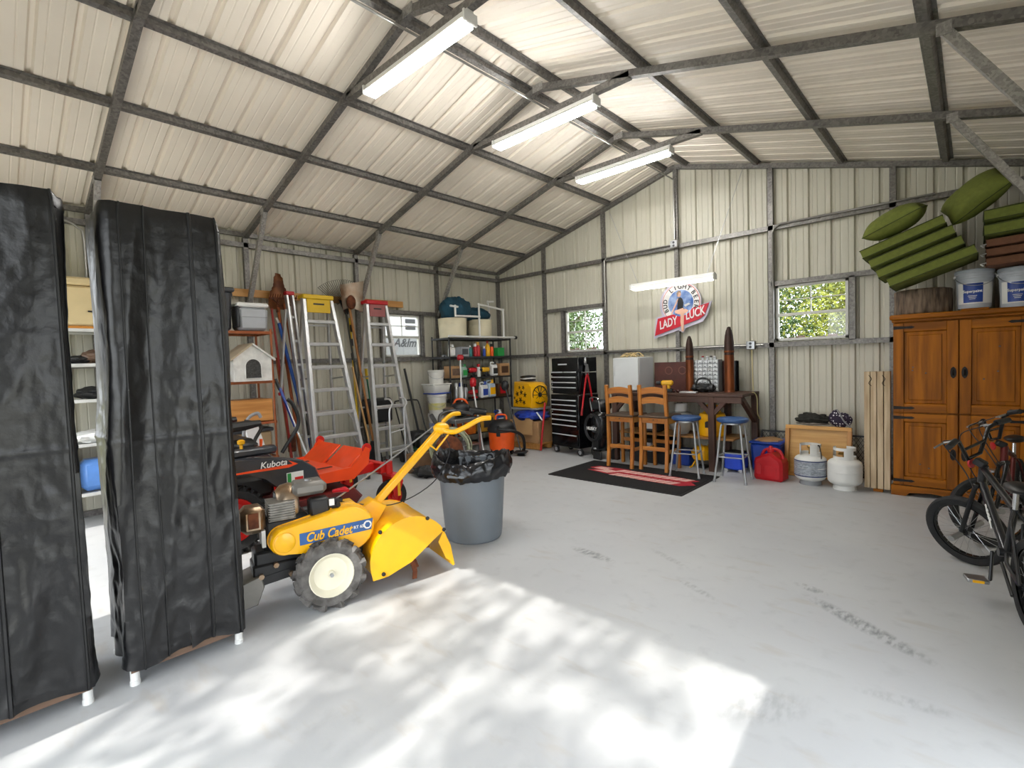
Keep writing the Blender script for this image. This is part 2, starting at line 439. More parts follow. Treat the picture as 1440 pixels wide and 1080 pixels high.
bar('jamb', (XL, 5.02, 1.57), (XL, 5.02, 2.27), wall_left, up=(0, 1, 0)); bar('jamb', (XL, 4.26, 1.57), (XL, 4.26, 2.27), wall_left, up=(0, 1, 0))
bar('girt', (XRW, YF, 3.007), (XRW, YB, 3.007), wall_right); bar('girt', (XRW, 3.4, 1.552), (XRW, YB, 1.552), wall_right)
bar('header', (XRW, DS[0], 2.28), (XRW, DS[1], 2.28), wall_right); bar('jamb', (XRW, DS[1]+.03, 0), (XRW, DS[1]+.03, 2.28), wall_right, up=(0, 1, 0)); bar('jamb', (XRW, DS[0]-.03, 0), (XRW, DS[0]-.03, 2.28), wall_right, up=(0, 1, 0))
for D in (DF, DF2):
    bar('header', (D[0]-.05, YF, 2.45), (D[1]+.05, YF, 2.45), wall_front)
    for x in (D[0]-.03, D[1]+.03): bar('jamb', (x, YF, 0), (x, YF, 2.45), wall_front, up=(0, 1, 0))

# windows: white single-hung units with muntins and panes
WFR = mat('window_vinyl', 'c9c9c4', .45, var=.04)
def window(name, label, x0, x1, z0, z1, place, cols, mid=1):
    w_ = struct(name, label); fw = .028
    def fb(nm, p, q, t=.028, d=.05, m=WFR):
        b = B(); a, c = V(place(*p)), V(place(*q)); b.bar(a, c, t, d, up=place.n); return b.build(nm, m, w_, smooth=False)
    zm = z0+(z1-z0)*.47
    for z in (z0+.014, z1-.014): fb('window_frame', (x0, z), (x1, z))
    for x in (x0+.014, x1-.014): fb('window_frame', (x, z0), (x, z1))
    fb('sash_rail', (x0, zm), (x1, zm), .034, .06)
    for k in range(1, cols): x = x0+(x1-x0)*k/cols; fb('muntin', (x, zm if mid == 1 else z0), (x, z1), .012, .02)
    fb('muntin', (x0, (zm+z1)/2), (x1, (zm+z1)/2), .012, .02)
    if mid == 2: fb('muntin', (x0, (zm+z0)/2), (x1, (zm+z0)/2), .012, .02)
    for k in range(cols):
        xa, xb = x0+(x1-x0)*k/cols, x0+(x1-x0)*(k+1)/cols
        for za, zb in ((z0, zm), (zm, (zm+z1)/2), ((zm+z1)/2, z1)):
            a = [V(place(xa, za)), V(place(xb, za)), V(place(xb, zb)), V(place(xa, zb))]
            B().add(a, [(0, 1, 2, 3)]).build('pane', GLASS, w_)
class PB:
    n = (0, 1, 0)
    def __call__(s, u, z): return (u, YB+.03, z)
class PL:
    n = (1, 0, 0)
    def __call__(s, u, z): return (XL-.03, u, z)
window('window_1', 'small gridded window above the black tool chest', *WL, PB(), 2, 2)
window('window_2', 'gridded window above the red fuel can showing green trees', *WR, PB(), 2, 1)
window('window_3', 'side-wall window behind the red-topped ladder showing a white trailer', *WS, PL(), 2, 1)

# ------------------------------------------------------------------ lights
TUBE = emit('lit_fluorescent_tube', (1, .985, .955), TUBE_POWER)
def fixture(label, loc, group='shop lights', L_=1.26, tm=TUBE):
    t = thing('shop_light', label, 'light', loc, 0, group)      # origin at top centre
    B().prism([(-.03, 0), (.03, 0), (.03, -.03), (.06, -.062), (.056, -.066), (-.056, -.066), (-.06, -.062), (-.03, -.03)], L_, 'X', -L_/2).build('housing', WHITEP, t, smooth=False)
    for s in (-1, 1): B().box((s*(L_/2-.006), 0, -.05), (.02, .125, .075), bev=.004).build('end_cap', WHITE, t)
    for s in (-1, 1):
        B().cyl((-L_/2+.035, s*.034, -.082), (L_/2-.035, s*.034, -.082), .0165, n=10).build('tube', tm, t)
    return t
for y, lb in ((2.355, 'double-tube shop light under the roof frame nearest the mower, largest of the row'), (3.865, 'double-tube shop light on the middle peak tie of the roof'), (5.359, 'double-tube shop light on the peak tie closest to the back gable')):
    t = fixture(lb, (-3.09, y-.0, 3.785))
wl = fixture('white shop light hanging on two wires above the round wall sign', (-3.06, 6.56, 2.52), L_=1.2, tm=emit('lit_led_tube', (1, .98, .94), 5.0))
for s, top in ((-1, (-4.15, 6.80, 3.72)), (1, (-2.17, 6.80, 3.84))):
    B().tube([(s*.5, 0, 0), V(top)-wl.location], .004, 6).build('hanging_wire', STEEL, wl)

# conduit and outlet boxes
COND = mat('conduit_steel', '9b9a96', .35, .8, var=.06)
b = B(); b.tube(spline([(-.3, YB-.05, 3.03), (-1.6, YB-.05, 3.03), (-1.77, YB-.05, 3.02), (-1.83, YB-.05, 2.95), (-1.835, YB-.05, 2.8), (-1.835, YB-.05, 1.62)], 5), .011, 8)
tag(b.build('conduit', COND), 'thin steel conduit along the upper girt bending down beside the tree-view window', 'conduit')
b = B(); b.tube([(-1.95, YB-.05, 1.56), (-2.9, YB-.05, 1.56), (-4.28, YB-.05, 1.56)], .011, 8)
tag(b.build('conduit', COND), 'thin steel conduit along the sill girt above the workbench', 'conduit')
b = B(); b.tube(spline([(-3.13, YB-.05, 3.03), (-4.1, YB-.05, 3.03), (-4.24, YB-.05, 3.0), (-4.26, YB-.05, 2.9), (-4.26, YB-.05, 2.2)], 5), .011, 8)
tag(b.build('conduit', COND), 'thin steel conduit bending down the gable post beside the small gridded window', 'conduit')
b = B(); b.tube([(-3.1, .9, 3.93), (-3.1, YB-.06, 3.93), (-3.1, YB-.06, 3.1)], .010, 8)
tag(b.build('conduit', COND), 'thin steel conduit running under the roof ridge past the shop lights', 'conduit')
b = B(); b.tube(spline([(XL+.06, .3, 3.0), (XL+.06, .62, 3.0), (XL+.06, .76, 2.94), (XL+.06, .80, 2.8), (XL+.06, .80, 1.9)], 5), .011, 8)
tag(b.build('conduit', COND), 'thin steel conduit bending down the side wall above the tan cooler', 'conduit')
def outlet(loc, label, rz=0):
    t = thing('outlet_box', label, 'outlet', loc, rz, 'outlet boxes')
    B().box((0, 0, 0), (.11, .05, .11), bev=.008).build('box', COND, t)
    B().box((0, -.028, 0), (.10, .006, .10), bev=.002).build('cover_plate', STEEL, t)
    for z in (-.022, .022): B().cyl((0, -.03, z), (0, -.033, z), .017, n=12).build('socket', DGREY, t)
outlet((-2.10, YB-.055, 1.56), 'steel outlet box on the sill girt beside the tallest shell casing')
outlet((-3.10, YB-.06, 3.03), 'steel junction box at the crossing of gable post and upper girt')
outlet((XL+.06, 5.40, 1.56), 'steel outlet box on the side wall beside the corner shelf', PI/2)

# ================================================================== NEAR THINGS
VINYL = mat('black_vinyl', '0f0f11', .33, var=.25, scale=5, bump=.45, bscale=13, spec=.5)
SEAMM = mat('seam_tape', '0f0f10', .5)
ZIP = mat('zip_edge', '101012', .4)
PVC = mat('white_pvc', 'd9d9d6', .4, var=.05)
BROWN = wood('dark_brown_rail', '6e5443', '52402f', 1)
def rack_cover(label, yc, seed, wid):
    t = thing('covered_rack', label, 'rack', (-3.045, yc, 0), 0, 'black covered racks'); H = 2.215; n1, n2 = 168, 240
    hd, hw = .225, wid/2
    def per(u):
        # rounded-rectangle perimeter, u in 0..1 starting mid front face (+x)
        L_ = 2*(2*hd+2*hw); s = (u % 1)*L_
        for (p, q) in (((hd, 0), (hd, hw)), ((hd, hw), (-hd, hw)), ((-hd, hw), (-hd, -hw)), ((-hd, -hw), (hd, -hw)), ((hd, -hw), (hd, 0))):
            l = abs(q[0]-p[0])+abs(q[1]-p[1])
            if s <= l: k = s/l; return p[0]+(q[0]-p[0])*k, p[1]+(q[1]-p[1])*k
            s -= l
        return hd, 0
    def fn(i, j):
        x, y = per(i); z = .085+j*(H-.085)
        nx, ny = (1 if x >= hd-1e-4 else -1 if x <= -hd+1e-4 else 0), (1 if y >= hw-1e-4 else -1 if y <= -hw+1e-4 else 0)
        k = .955+.045*(1-j)+.03*math.exp(-((j-.25)/.2)**2)*(ny != 0)
        cr = max(0, 1-abs(abs(x)-hd)/.02)*max(0, 1-abs(abs(y)-hw)/.02)
        p = V((x*3.1+seed, y*3.1, z*1.3)); d = .024*NZ.noise(p)
        rid = abs(NZ.noise(V((x*4.6+seed, y*4.6+3, z*.8)))); d += .046*(.35-rid)
        rid2 = abs(NZ.noise(V((x*14+9, y*14+seed, z*7.5)))); d += .009*(.3-rid2)*(1.25-j)+.002*NZ.noise(V((x*40, y*40+seed, z*9)))+.011*(.25-abs(NZ.noise(V((x*17+4, y*17+seed, z*13)))))*max(0, NZ.noise(V((x*3, y*5+seed*2, z*2.2)))+.25)*(1.2-j)
        d += .004*math.exp(-((z-1.13)/.012)**2)
        if j < .06: d += .01*math.sin(i*60+seed)*(.06-j)/.06
        d *= (1-.6*cr)
        x = x*k+nx*d; y = y*k+ny*d
        if j > .97:
            q = (j-.97)/.03; x *= 1-.03*q*q; y *= 1-.03*q*q
        return (x, y, z+(.012*math.sin(i*40) if j < .02 else 0)-.02*(j > .97)*max(0, ny)*1)
    b = B(); b.grid(fn, n1, n2)
    top = [fn(i/n1, 1) for i in range(n1)]
    b.add(top+[(0, 0, H+.012)], [(i, (i+1) % n1, n1) for i in range(n1)])
    cv = b.build('cover', VINYL, t, angle=70)
    zy = .19 if seed < 5 else -.02
    def front(y, j):
        u = (y/(2*(2*hd+2*hw))) % 1; return V(fn(u, j))
    # zip flap, side seams and a band seam follow the cloth
    for y_, r_, nm in ((hw*zy*2.2, .0085, 'zip'), (-hw*.78, .004, 'seam'), (-hw*.38, .003, 'seam'), (hw*.93, .006, 'seam')):
        b = B(); b.tube([front(y_, j/60)+V((.004, 0, 0)) for j in range(0, 61)], r_, 6); b.build(nm, ZIP if nm == 'zip' else SEAMM, cv)
    B().box((hd-.012, 0, .078), (.014, wid*.98, .03)).build('bottom_rail', BROWN, t)
    for sx in (-1, 1):
        for sy in (-1, 1):
            B().lathe([(.021, 0), (.021, .02), (.0185, .022), (.0185, .16)], 12, (sx*(hd-.025), sy*(hw-.02), 0)).build('foot', PVC, t)
    return t
rack_cover('tall black vinyl covered rack standing closest to the mower and tiller', .645, 2.0, .485)
rack_cover('tall black vinyl covered rack standing beside its twin, farther from the tiller', .03, 11.0, .49)

# ---- bin with liner
BIN = mat('slate_bin_plastic', '6f767d', .42, var=.06, scale=3)
LINER = mat('black_liner', '15161a', .22, var=.3, scale=9, bump=.3, bscale=30)
t = thing('trash_can', 'slate grey round trash can with black liner between tiller and entrance mat', 'trash can', (-3.06, 2.76, 0))
t.scale = (1.17, 1.17, 1.10)
B().lathe([(.0, .012), (.17, .012), (.185, 0), (.197, .012), (.203, .05), (.232, .47), (.236, .50), (.246, .505), (.25, .535), (.25, .565), (.243, .575), (.232, .56), (.195, .04), (0, .03)], 40).build('body', BIN, t, angle=30)
for a in (R(115), R(295)):
    b = B(); b.T = M.Rotation(a, 4, 'Z'); b.tube([(.235, -.06, .50), (.275, -.055, .515), (.285, 0, .518), (.275, .055, .515), (.235, .06, .50)], .011, 8); b.build('handle', BIN, t)
def crumple(a, j, sd):
    return NZ.noise(V((math.cos(a)*5+sd, math.sin(a)*5, j*4)))*.5+NZ.noise(V((math.cos(a)*13+sd, math.sin(a)*13, j*9)))*.3
def lf(i, j):
    a = i*2*PI; c = crumple(a, j, 3)
    if j < .5: k = j/.5; r = .262+.022*math.sin(k*PI)+.03*c; z = .47+.035*crumple(a, 0, 8)+k*.145
    else: k = (j-.5)/.5; r = .262-.05*k+.03*c; z = .615-.22*k*k+.03*math.sin(k*PI)+.05*c*(1-k)
    return (r*math.cos(a), r*math.sin(a), z+.03*math.sin(2*a+.6)*(1-abs(j-.5)*1.6))
B().grid(lf, 90, 20).build('liner', LINER, t, angle=50)
B().lathe([(0, .36), (.1, .365), (.2, .4)], 24, fn=lambda a, z: 1+.08*crumple(a, z, 5), cap=False).build('liner_bottom', LINER, t)

# ---- garden tiller
TYRE = mat('dusty_tyre', '6f6c69', .85, var=.2, scale=14, bump=.3, bscale=50, col2='45423f')
CREAM = mat('cream_rim', 'e2dcc6', .45, var=.05)
ENG = mat('engine_alloy', '8d8a84', .45, .7, var=.2, scale=20)
MUF = mat('muffler_steel', 'b7a58f', .35, .85, col2='8c6f52', scale=9)
FRAMEB = mat('black_frame_paint', '1b1b1c', .5, var=.3, scale=12)
DECALB = mat('blue_decal', '2c5a96', .4, var=.2)
def lug_wheel(parent, y, r, w_, side, nm='wheel', lugs=14, m=TYRE, rim=CREAM, lh=1.0):
    g = bpy.data.objects.new(nm, None); 
    b = B(); b.lathe([(r*.62, -w_*.34), (r*.70, -w_*.46), (r*.86, -w_*.5), (r*.93, -w_*.36), (r*.95, 0), (r*.93, w_*.36), (r*.86, w_*.5), (r*.70, w_*.46), (r*.62, w_*.34)], 40, axis='Y', cap=False)
    for k in range(lugs):
        for s in (-1, 1):
            a = 2*PI*(k+(.5 if s > 0 else 0))/lugs
            p = []
            for f in (0, .5, 1):
                aa = a+s*0+f*.28; yy_ = s*w_*(.03+f*.47); rr = r*(.965-.05*f)
                p.append((rr*math.cos(aa), yy_, rr*math.sin(aa)))
            b.bar(p[0], p[1], r*.085*lh, r*.10*lh, up=(math.cos(a+.1), 0, math.sin(a+.1))); b.bar(p[1], p[2], r*.085*lh, r*.12*lh, up=(math.cos(a+.2), 0, math.sin(a+.2)))
    o = b.build(nm, m, parent, (0, y, r)); o.location = V(o.location)
    s = side
    B().lathe([(0, s*w_*.26), (r*.10, s*w_*.27), (r*.12, s*w_*.12), (r*.30, s*w_*.05), (r*.48, s*w_*.10), (r*.56, s*w_*.30), (r*.62, s*w_*.42), (r*.645, s*w_*.40), (r*.64, -s*w_*.4)], 32, axis='Y').build('rim', rim, o)
    B().cyl((0, s*w_*.2, 0), (0, s*w_*.42, 0), r*.055, n=10).build('hub_bolt', STEEL, o)
    return o
TILL = thing('garden_tiller', 'yellow rear-tine garden tiller with cream wheel rims standing in front of the mower', 'tiller', (-3.045, 1.435, 0), R(76))
for y, s in ((-.215, -1), (.215, 1)):
    lug_wheel(TILL, y, .203, .115, s, lugs=12, lh=1.5)
B().cyl((0, -.21, .203), (0, .21, .203), .016, n=10).build('axle', STEEL, TILL)
b = B(); b.box((-.14, 0, .30), (.50, .17, .15), bev=.015).box((-.28, 0, .25), (.24, .2, .10), bev=.01).box((.22, 0, .27), (.36, .13, .16), bev=.02)
b.bar((-.42, -.09, .20), (-.05, -.09, .24), .03, .05).bar((-.42, .09, .20), (-.05, .09, .24), .03, .05); b.build('frame', FRAMEB, TILL)
for k, (x, z) in enumerate(((-.36, .24), (-.28, .29), (-.2, .22), (-.1, .28))): B().cyl((x, -.10, z), (x, -.125, z), .016, n=6).build('bolt', MUF, TILL)
b = B(); b.prism([(-.50, .06), (-.385, .08), (-.345, .18), (-.36, .25), (-.46, .22), (-.505, .17)], .24, 'Y', -.12, bev=.008); b.build('counterweight', mat('weight_grey', '85827c', .5, .4, var=.15), TILL)
# belt cover, capsule outline with a proud rim and raised boss
def belt(g=0):
    o = []
    for i in range(13): a = R(105+i*172/12); o.append((-.235+(.078+g)*math.cos(a), .43+(.078+g)*math.sin(a)))
    for i in range(13): a = R(-83+i*190/12); o.append((.145+(.15+g)*math.cos(a), .43+(.14+g)*math.sin(a)))
    return o
bc = B().prism(belt(), .105, 'Y', -.175, bev=.014).build('belt_cover', YEL, TILL)
B().prism(belt(.006), .012, 'Y', -.085).build('rim', YEL, bc)
B().lathe([(.058, 0), (.058, -.006), (.05, -.010), (0, -.010)], 28, (-.235, -.174, .43), 'Y').build('boss', YEL, bc)
B().prism([(-.155, .395), (.27, .405), (.283, .475), (-.155, .465)], .003, 'Y', -.1785).build('decal', DECALB, bc)
text('Cub Cadet', .076, YEL, bc, (.012, -.1815, .432), RX90, shear=.3, bold=.0018, sx=.80)
text('RT 65', .026, WHITEP, bc, (.192, -.1815, .437), RX90, bold=.0005)
B().lathe([(.026, 0), (.026, -.002), (0, -.002)], 20, (.247, -.1785, .44), 'Y').build('badge_ring', WHITEP, bc)
B().lathe([(.018, 0), (.018, -.002), (0, -.002)], 6, (.247, -.1805, .44), 'Y').build('badge', DECALB, bc)
ENG0 = set(TILL.children)
# engine
b = B(); b.box((-.32, .05, .47), (.26, .26, .22), bev=.03).cyl((-.30, .07, .52), (-.30, .07, .70), .075, .07, 20); b.build('engine_block', FRAMEB, TILL)
b = B()
for k in range(8): b.box((-.345, -.015, .565+k*.0145), (.15, .16, .007), bev=.002)
b.box((-.345, -.015, .615), (.13, .14, .11)); b.build('cooling_fins', ENG, TILL)
b = B(); b.lathe([(.09, -.06), (.12, -.03), (.13, .02), (.12, .05), (.05, .07)], 28, (-.30, .06, .62), 'X'); b.build('flywheel_shroud', MUF, TILL)
mu = B().box((-.50, -.03, .585), (.13, .15, .155), bev=.028).build('muffler', MUF, TILL)
B().box((-.50, -.107, .59), (.055, .008, .09), bev=.003).build('muffler_guard', RUST, mu)
B().box((-.45, -.08, .47), (.02, .03, .10)).build('exhaust_bracket', WHITEP, TILL)
ac = B().box((-.175, .02, .715), (.20, .17, .085), bev=.025).build('air_cleaner', mat('air_cleaner_grey', '75716b', .45, .3, var=.1), TILL); B().cyl((-.175, .02, .757), (-.175, .02, .765), .02, n=8).build('wing_nut', STEEL, ac)
b = B(); b.box((-.13, -.05, .60), (.12, .10, .11), bev=.015).cyl((-.06, -.06, .58), (-.02, -.10, .60), .02, n=10); b.build('carburettor', FRAMEB, TILL)
B().box((-.065, -.115, .625), (.03, .01, .04)).build('label_plate', WHITEP, TILL)
B().tube([(-.02, .04, .655), (.05, 0, .665), (.06, -.03, .66)], [.012, .018, .01], 8).build('choke_lever', RED, TILL)
for ch in set(TILL.children)-ENG0:
    ch.location = (.115, 0, -.02)
b = B(); b.box((.10, 0, .50), (.26, .15, .14), bev=.03); b.build('rear_guard', YEL, TILL)
# tine hood
def hood_prof(r, a0, a1, n=16): return [(.50+r*math.cos(R(a0+(a1-a0)*i/n)), .20+r*.95*math.sin(R(a0+(a1-a0)*i/n))) for i in range(n+1)]
o1 = hood_prof(.265, 28, 195); o2 = hood_prof(.258, 28, 195)[::-1]
hd_ = B().prism(o1+o2, .50, 'Y', -.25).build('tine_hood', YEL, TILL)
side = hood_prof(.27, 28, 195)+[(.245, .10), (.34, .105), (.50, .16), (.66, .27)]
for y in (-.256, .246):
    B().prism(side, .01, 'Y', y).build('side_plate', YEL, hd_)
B().prism([(.738, .325), (.79, .20), (.815, .06), (.803, .055), (.778, .195), (.728, .318)], .48, 'Y', -.24).build('rear_flap', YEL, hd_)
for y in (-.262, .262):
    b = B(); b.prism([(.73, .32), (.78, .2), (.80, .08), (.74, .13), (.69, .25)], .006, 'Y', y-.003); b.build('flap_side', YEL, hd_)
for x, z in ((.30, .40), (.62, .425), (.735, .325), (.31, .13)): B().lathe([(.013, -.258), (.013, -.266), (0, -.27)], 8, (x, 0, z), 'Y').build('bolt', FRAMEB, hd_)
B().bar((.24, -.1, .2), (.36, -.1, .25), .04, .05).build('hood_bracket', FRAMEB, TILL)
b = B(); b.cyl((.50, -.24, .17), (.50, .24, .17), .022, n=10); b.build('tine_shaft', FRAMEB, TILL)
for y in (-.2, -.1, .1, .2):
    b = B()
    for k in range(4):
        a = k*PI/2+y*4; pts = [(.50+.165*f*math.cos(a-f*.5), y+.02*f, .17+.165*f*math.sin(a-f*.5)) for f in (0, .35, .7, 1)]
        for p, q in zip(pts, pts[1:]): b.bar(p, q, .03, .008, up=(0, 1, 0))
    b.build('tine', RUST, TILL)
B().bar((.60, 0, .12), (.60, 0, .02), .03, .012).build('depth_stake', FRAMEB, TILL)
# handle column, bar and grips
b = B(); b.prism([(.16, .40), (.34, .38), (.42, .50), (.33, .56), (.20, .50)], .12, 'Y', -.06, bev=.01); b.build('handle_mount', YEL, TILL)
b = B(); b.bar((.31, 0, .47), (.845, 0, .955), .052, .045, bev=.006); b.build('handle_column', YEL, TILL)
hb = B().ball((.865, 0, .975), (.06, .06, .045), 14, 8).build('handle_hub', YEL, TILL)
for s in (-1, 1):
    b = B(); b.tube(spline([(.86, s*.02, .965), (.90, s*.12, .955), (.96, s*.19, .99), (1.06, s*.23, 1.04), (1.14, s*.24, 1.045)], 5), .018, 10); b.build('handlebar', YEL, TILL)
B().tube(spline([(.885, .08, 1.0), (.97, .21, 1.055), (1.13, .25, 1.06), (1.2, .12, 1.04)], 6), .014, 10).build('clutch_bail', BLACK, TILL)
B().bar((.80, .03, 1.08), (.85, .03, .99), .02, .03, bev=.005).build('throttle_lever', BLACK, TILL)
b = B(); b.tube([(.75, -.035, .875), (.80, -.04, .83), (.90, -.04, .93), (.87, -.035, .97)], .008, 8); b.build('height_adjuster', YEL, TILL)
B().tube([(.05, -.02, .57), (.52, .06, .80), (.83, .06, .985)], .006, 6).build('shift_rod', STEEL, TILL)
B().tube(spline([(.86, -.03, .95), (.9, -.05, .8), (.75, -.06, .6), (.45, -.05, .5), (.1, -.02, .58)], 6), .004, 6).build('cable', BLACK, TILL)
b = B(); b.box((.09, 0, .585), (.10, .06, .03), bev=.008); b.build('gear_bracket', FRAMEB, TILL)

# ---- zero-turn mower
KOR = mat('mower_orange', 'f04a10', .35, var=.06, coat=.3)
KRED = mat('mower_red', 'c4170f', .4, var=.1)
KBLK = mat('mower_charcoal', '2b2f36', .32, var=.15, coat=.25)
MOW = thing('riding_mower', 'zero-turn riding mower with charcoal fenders and orange front deck', 'mower', (-4.72, 1.30, 0), R(90))
for s in (-1, 1):
    w_ = lug_wheel(MOW, s*.42, .27, .20, s, 'rear_wheel', 26, RUBBER, KRED)
fo = [(-.52, .52), (-.34, .50), (-.30, .56), (-.12, .625), (.10, .625), (.24, .56), (.36, .45), (.50, .405), (.66, .41), (.70, .48), (.66, .58), (.55, .665), (.30, .72), (.05, .745), (-.30, .76), (-.52, .72)]
for s in (-1, 1):
    f = B().prism(fo, .19, 'Y', s*.42-.095+s*.03, bev=.022).build('fender', KBLK, MOW)
    B().box((.08, s*.37, .775), (.62, .11, .07), bev=.02).build('console', KBLK, MOW)
    B().lathe([(.075, 0), (.08, .03), (.07, .06), (.03, .075)], 16, (-.10, s*.40, .745)).build('fuel_cap', BLACK, f)
    B().prism([(.02, .635), (.42, .625), (.50, .645), (.42, .685), (.455, .65), (.02, .648)], .004, 'Y', s*.547-.002).build('red_stripe', KOR, f)
text('Kubota', .072, WHITEP, MOW, (.30, -.553, .675), (PI/2, 0, 0), shear=.2, bold=.001)
B().box((.47, -.548, .53), (.14, .004, .10)).build('sticker', WHITEP, MOW); B().box((.50, -.552, .515), (.07, .003, .04)).build('sticker_print', KRED, MOW); B().box((.42, -.552, .53), (.03, .003, .09)).build('sticker_print', GREEN, MOW)
sb = B(); sb.box((.06, 0, .80), (.50, .52, .13), bev=.05); seat = sb.build('seat', BLACK, MOW)
sb = B(); sb.T = M.Translation((-.17, 0, 1.03)) @ M.Rotation(R(-12), 4, 'Y'); sb.box((0, 0, 0), (.12, .48, .50), bev=.05); sb.build('backrest', BLACK, MOW)
for s in (-1, 1):
    B().tube([(-.14, s*.27, .96), (-.03, s*.29, .975), (.18, s*.29, .985), (.31, s*.29, .995)], [.03, .04, .04, .025], 8).build('armrest', BLACK, MOW)
    B().tube(spline([(.46, s*.33, .72), (.50, s*.33+max(0, s)*.05, .78), (.60, s*.33+max(0, s)*.16, .92-max(0, s)*.05), (.615, s*.33+max(0, s)*.3, 1.02-max(0, s)*.12), (.57, s*.33+max(0, s)*.4, 1.14-max(0, s)*.22), (.53, s*.33+max(0, s)*.42, 1.18-max(0, s)*.25)], 6), .017, 8).build('steering_lever', BLACK, MOW)
B().lathe([(.012, 0), (.012, .04), (.028, .05), (.03, .075), (.015, .085)], 12, (.12, -.38, .80)).build('blade_knob', YEL, MOW)
B().tube([(.27, -.38, .80), (.275, -.38, .87)], [.010, .014], 8).build('throttle_knob', ORANGE, MOW)
b = B(); b.box((-.05, 0, .45), (.9, .56, .18), bev=.03).box((-.42, 0, .60), (.36, .6, .3), bev=.05); b.build('engine_bay', FRAMEB, MOW)
# floor pan and toe board
b = B(); b.add([(.55, -.47, .50), (1.02, -.47, .50), (1.02, .47, .50), (.55, .47, .50), (.55, -.47, .46), (1.02, -.47, .42), (1.02, .47, .42), (.55, .47, .46)], [(0, 1, 2, 3), (4, 5, 6, 7), (0, 1, 5, 4), (1, 2, 6, 5), (2, 3, 7, 6), (3, 0, 4, 7)]); pan = b.build('foot_platform', KOR, MOW)
for y in (-.24, .24):
    b = B(); b.T = M.Translation((1.08, y, .56)) @ M.Rotation(R(-38), 4, 'Y'); b.box((0, 0, 0), (.30, .42, .02), bev=.006); b.build('toe_board', KOR, pan)
    b = B(); b.T = M.Translation((.86, y-.04, .512)) @ M.Rotation(R(0), 4, 'Y'); b.box((0, 0, 0), (.14, .03, .006)); b.build('grip_slot', FRAMEB, pan)
for s in (-1, 1):
    b = B(); b.prism([(.52, .42), (1.04, .40), (1.20, .52), (1.22, .66), (1.17, .685), (1.12, .60), (1.02, .515), (.52, .50)], .03, 'Y', s*.475-.015, bev=.006); b.build('side_panel', KOR, pan)
    B().lathe([(.045, -.012), (.05, 0), (.045, .012)], 14, (1.19, s*.475, .665), 'Y').build('pivot_boss', KRED, pan)
    b = B(); b.bar((.4, s*.30, .40), (1.40, s*.30, .44), .06, .09, bev=.008); b.build('frame_rail', KRED, MOW)
b = B(); b.bar((1.38, -.46, .44), (1.38, .46, .44), .07, .10, bev=.008); b.build('front_axle', KRED, MOW)
for s in (-1, 1):
    y = s*.47
    g = B().cyl((1.43, y, .36), (1.43, y, .50), .035, n=12).build('caster_pivot', KRED, MOW)
    b = B()
    for k in (-1, 1): b.prism([(1.40, .37), (1.50, .37), (1.53, .30), (1.47, .15), (1.42, .15)], .012, 'Y', y+k*.085-.006)
    b.box((1.45, y, .368), (.11, .19, .02)); b.build('caster_fork', KRED, MOW)
    B().box((1.475, y-s*.0-.094, .23), (.03, .004, .14)).build('fork_decal', YEL, MOW)
    b = B(); b.lathe([(.08, -.06), (.135, -.065), (.155, -.03), (.157, 0), (.155, .03), (.135, .065), (.08, .06)], 32, axis='Y', cap=False); cw = b.build('caster_wheel', RUBBER, MOW, (1.445, y, .157))
    B().lathe([(0, -.05), (.03, -.055), (.035, -.03), (.07, -.035), (.083, -.062), (.083, .062), (.07, .035), (.035, .03), (.03, .055), (0, .05)], 24, axis='Y').build('hub', KRED, cw)
b = B(); b.prism([(.25, .16), (1.02, .16), (1.10, .24), (1.02, .33), (.25, .33), (.18, .25)], 1.1, 'Y', -.55, bev=.03); dk = b.build('cutting_deck', mat('deck_dark_red','5a1410',.5,var=.3), MOW)
B().box((.62, -.57, .22), (.34, .06, .11), bev=.02).build('discharge_chute', BLACK, dk)
for x in (.2, 1.07): B().lathe([(.0, -.03), (.045, -.03), (.05, 0), (.045, .03), (0, .03)], 14, (x, -.5, .12), 'Y').build('gauge_wheel', BLACK, dk)

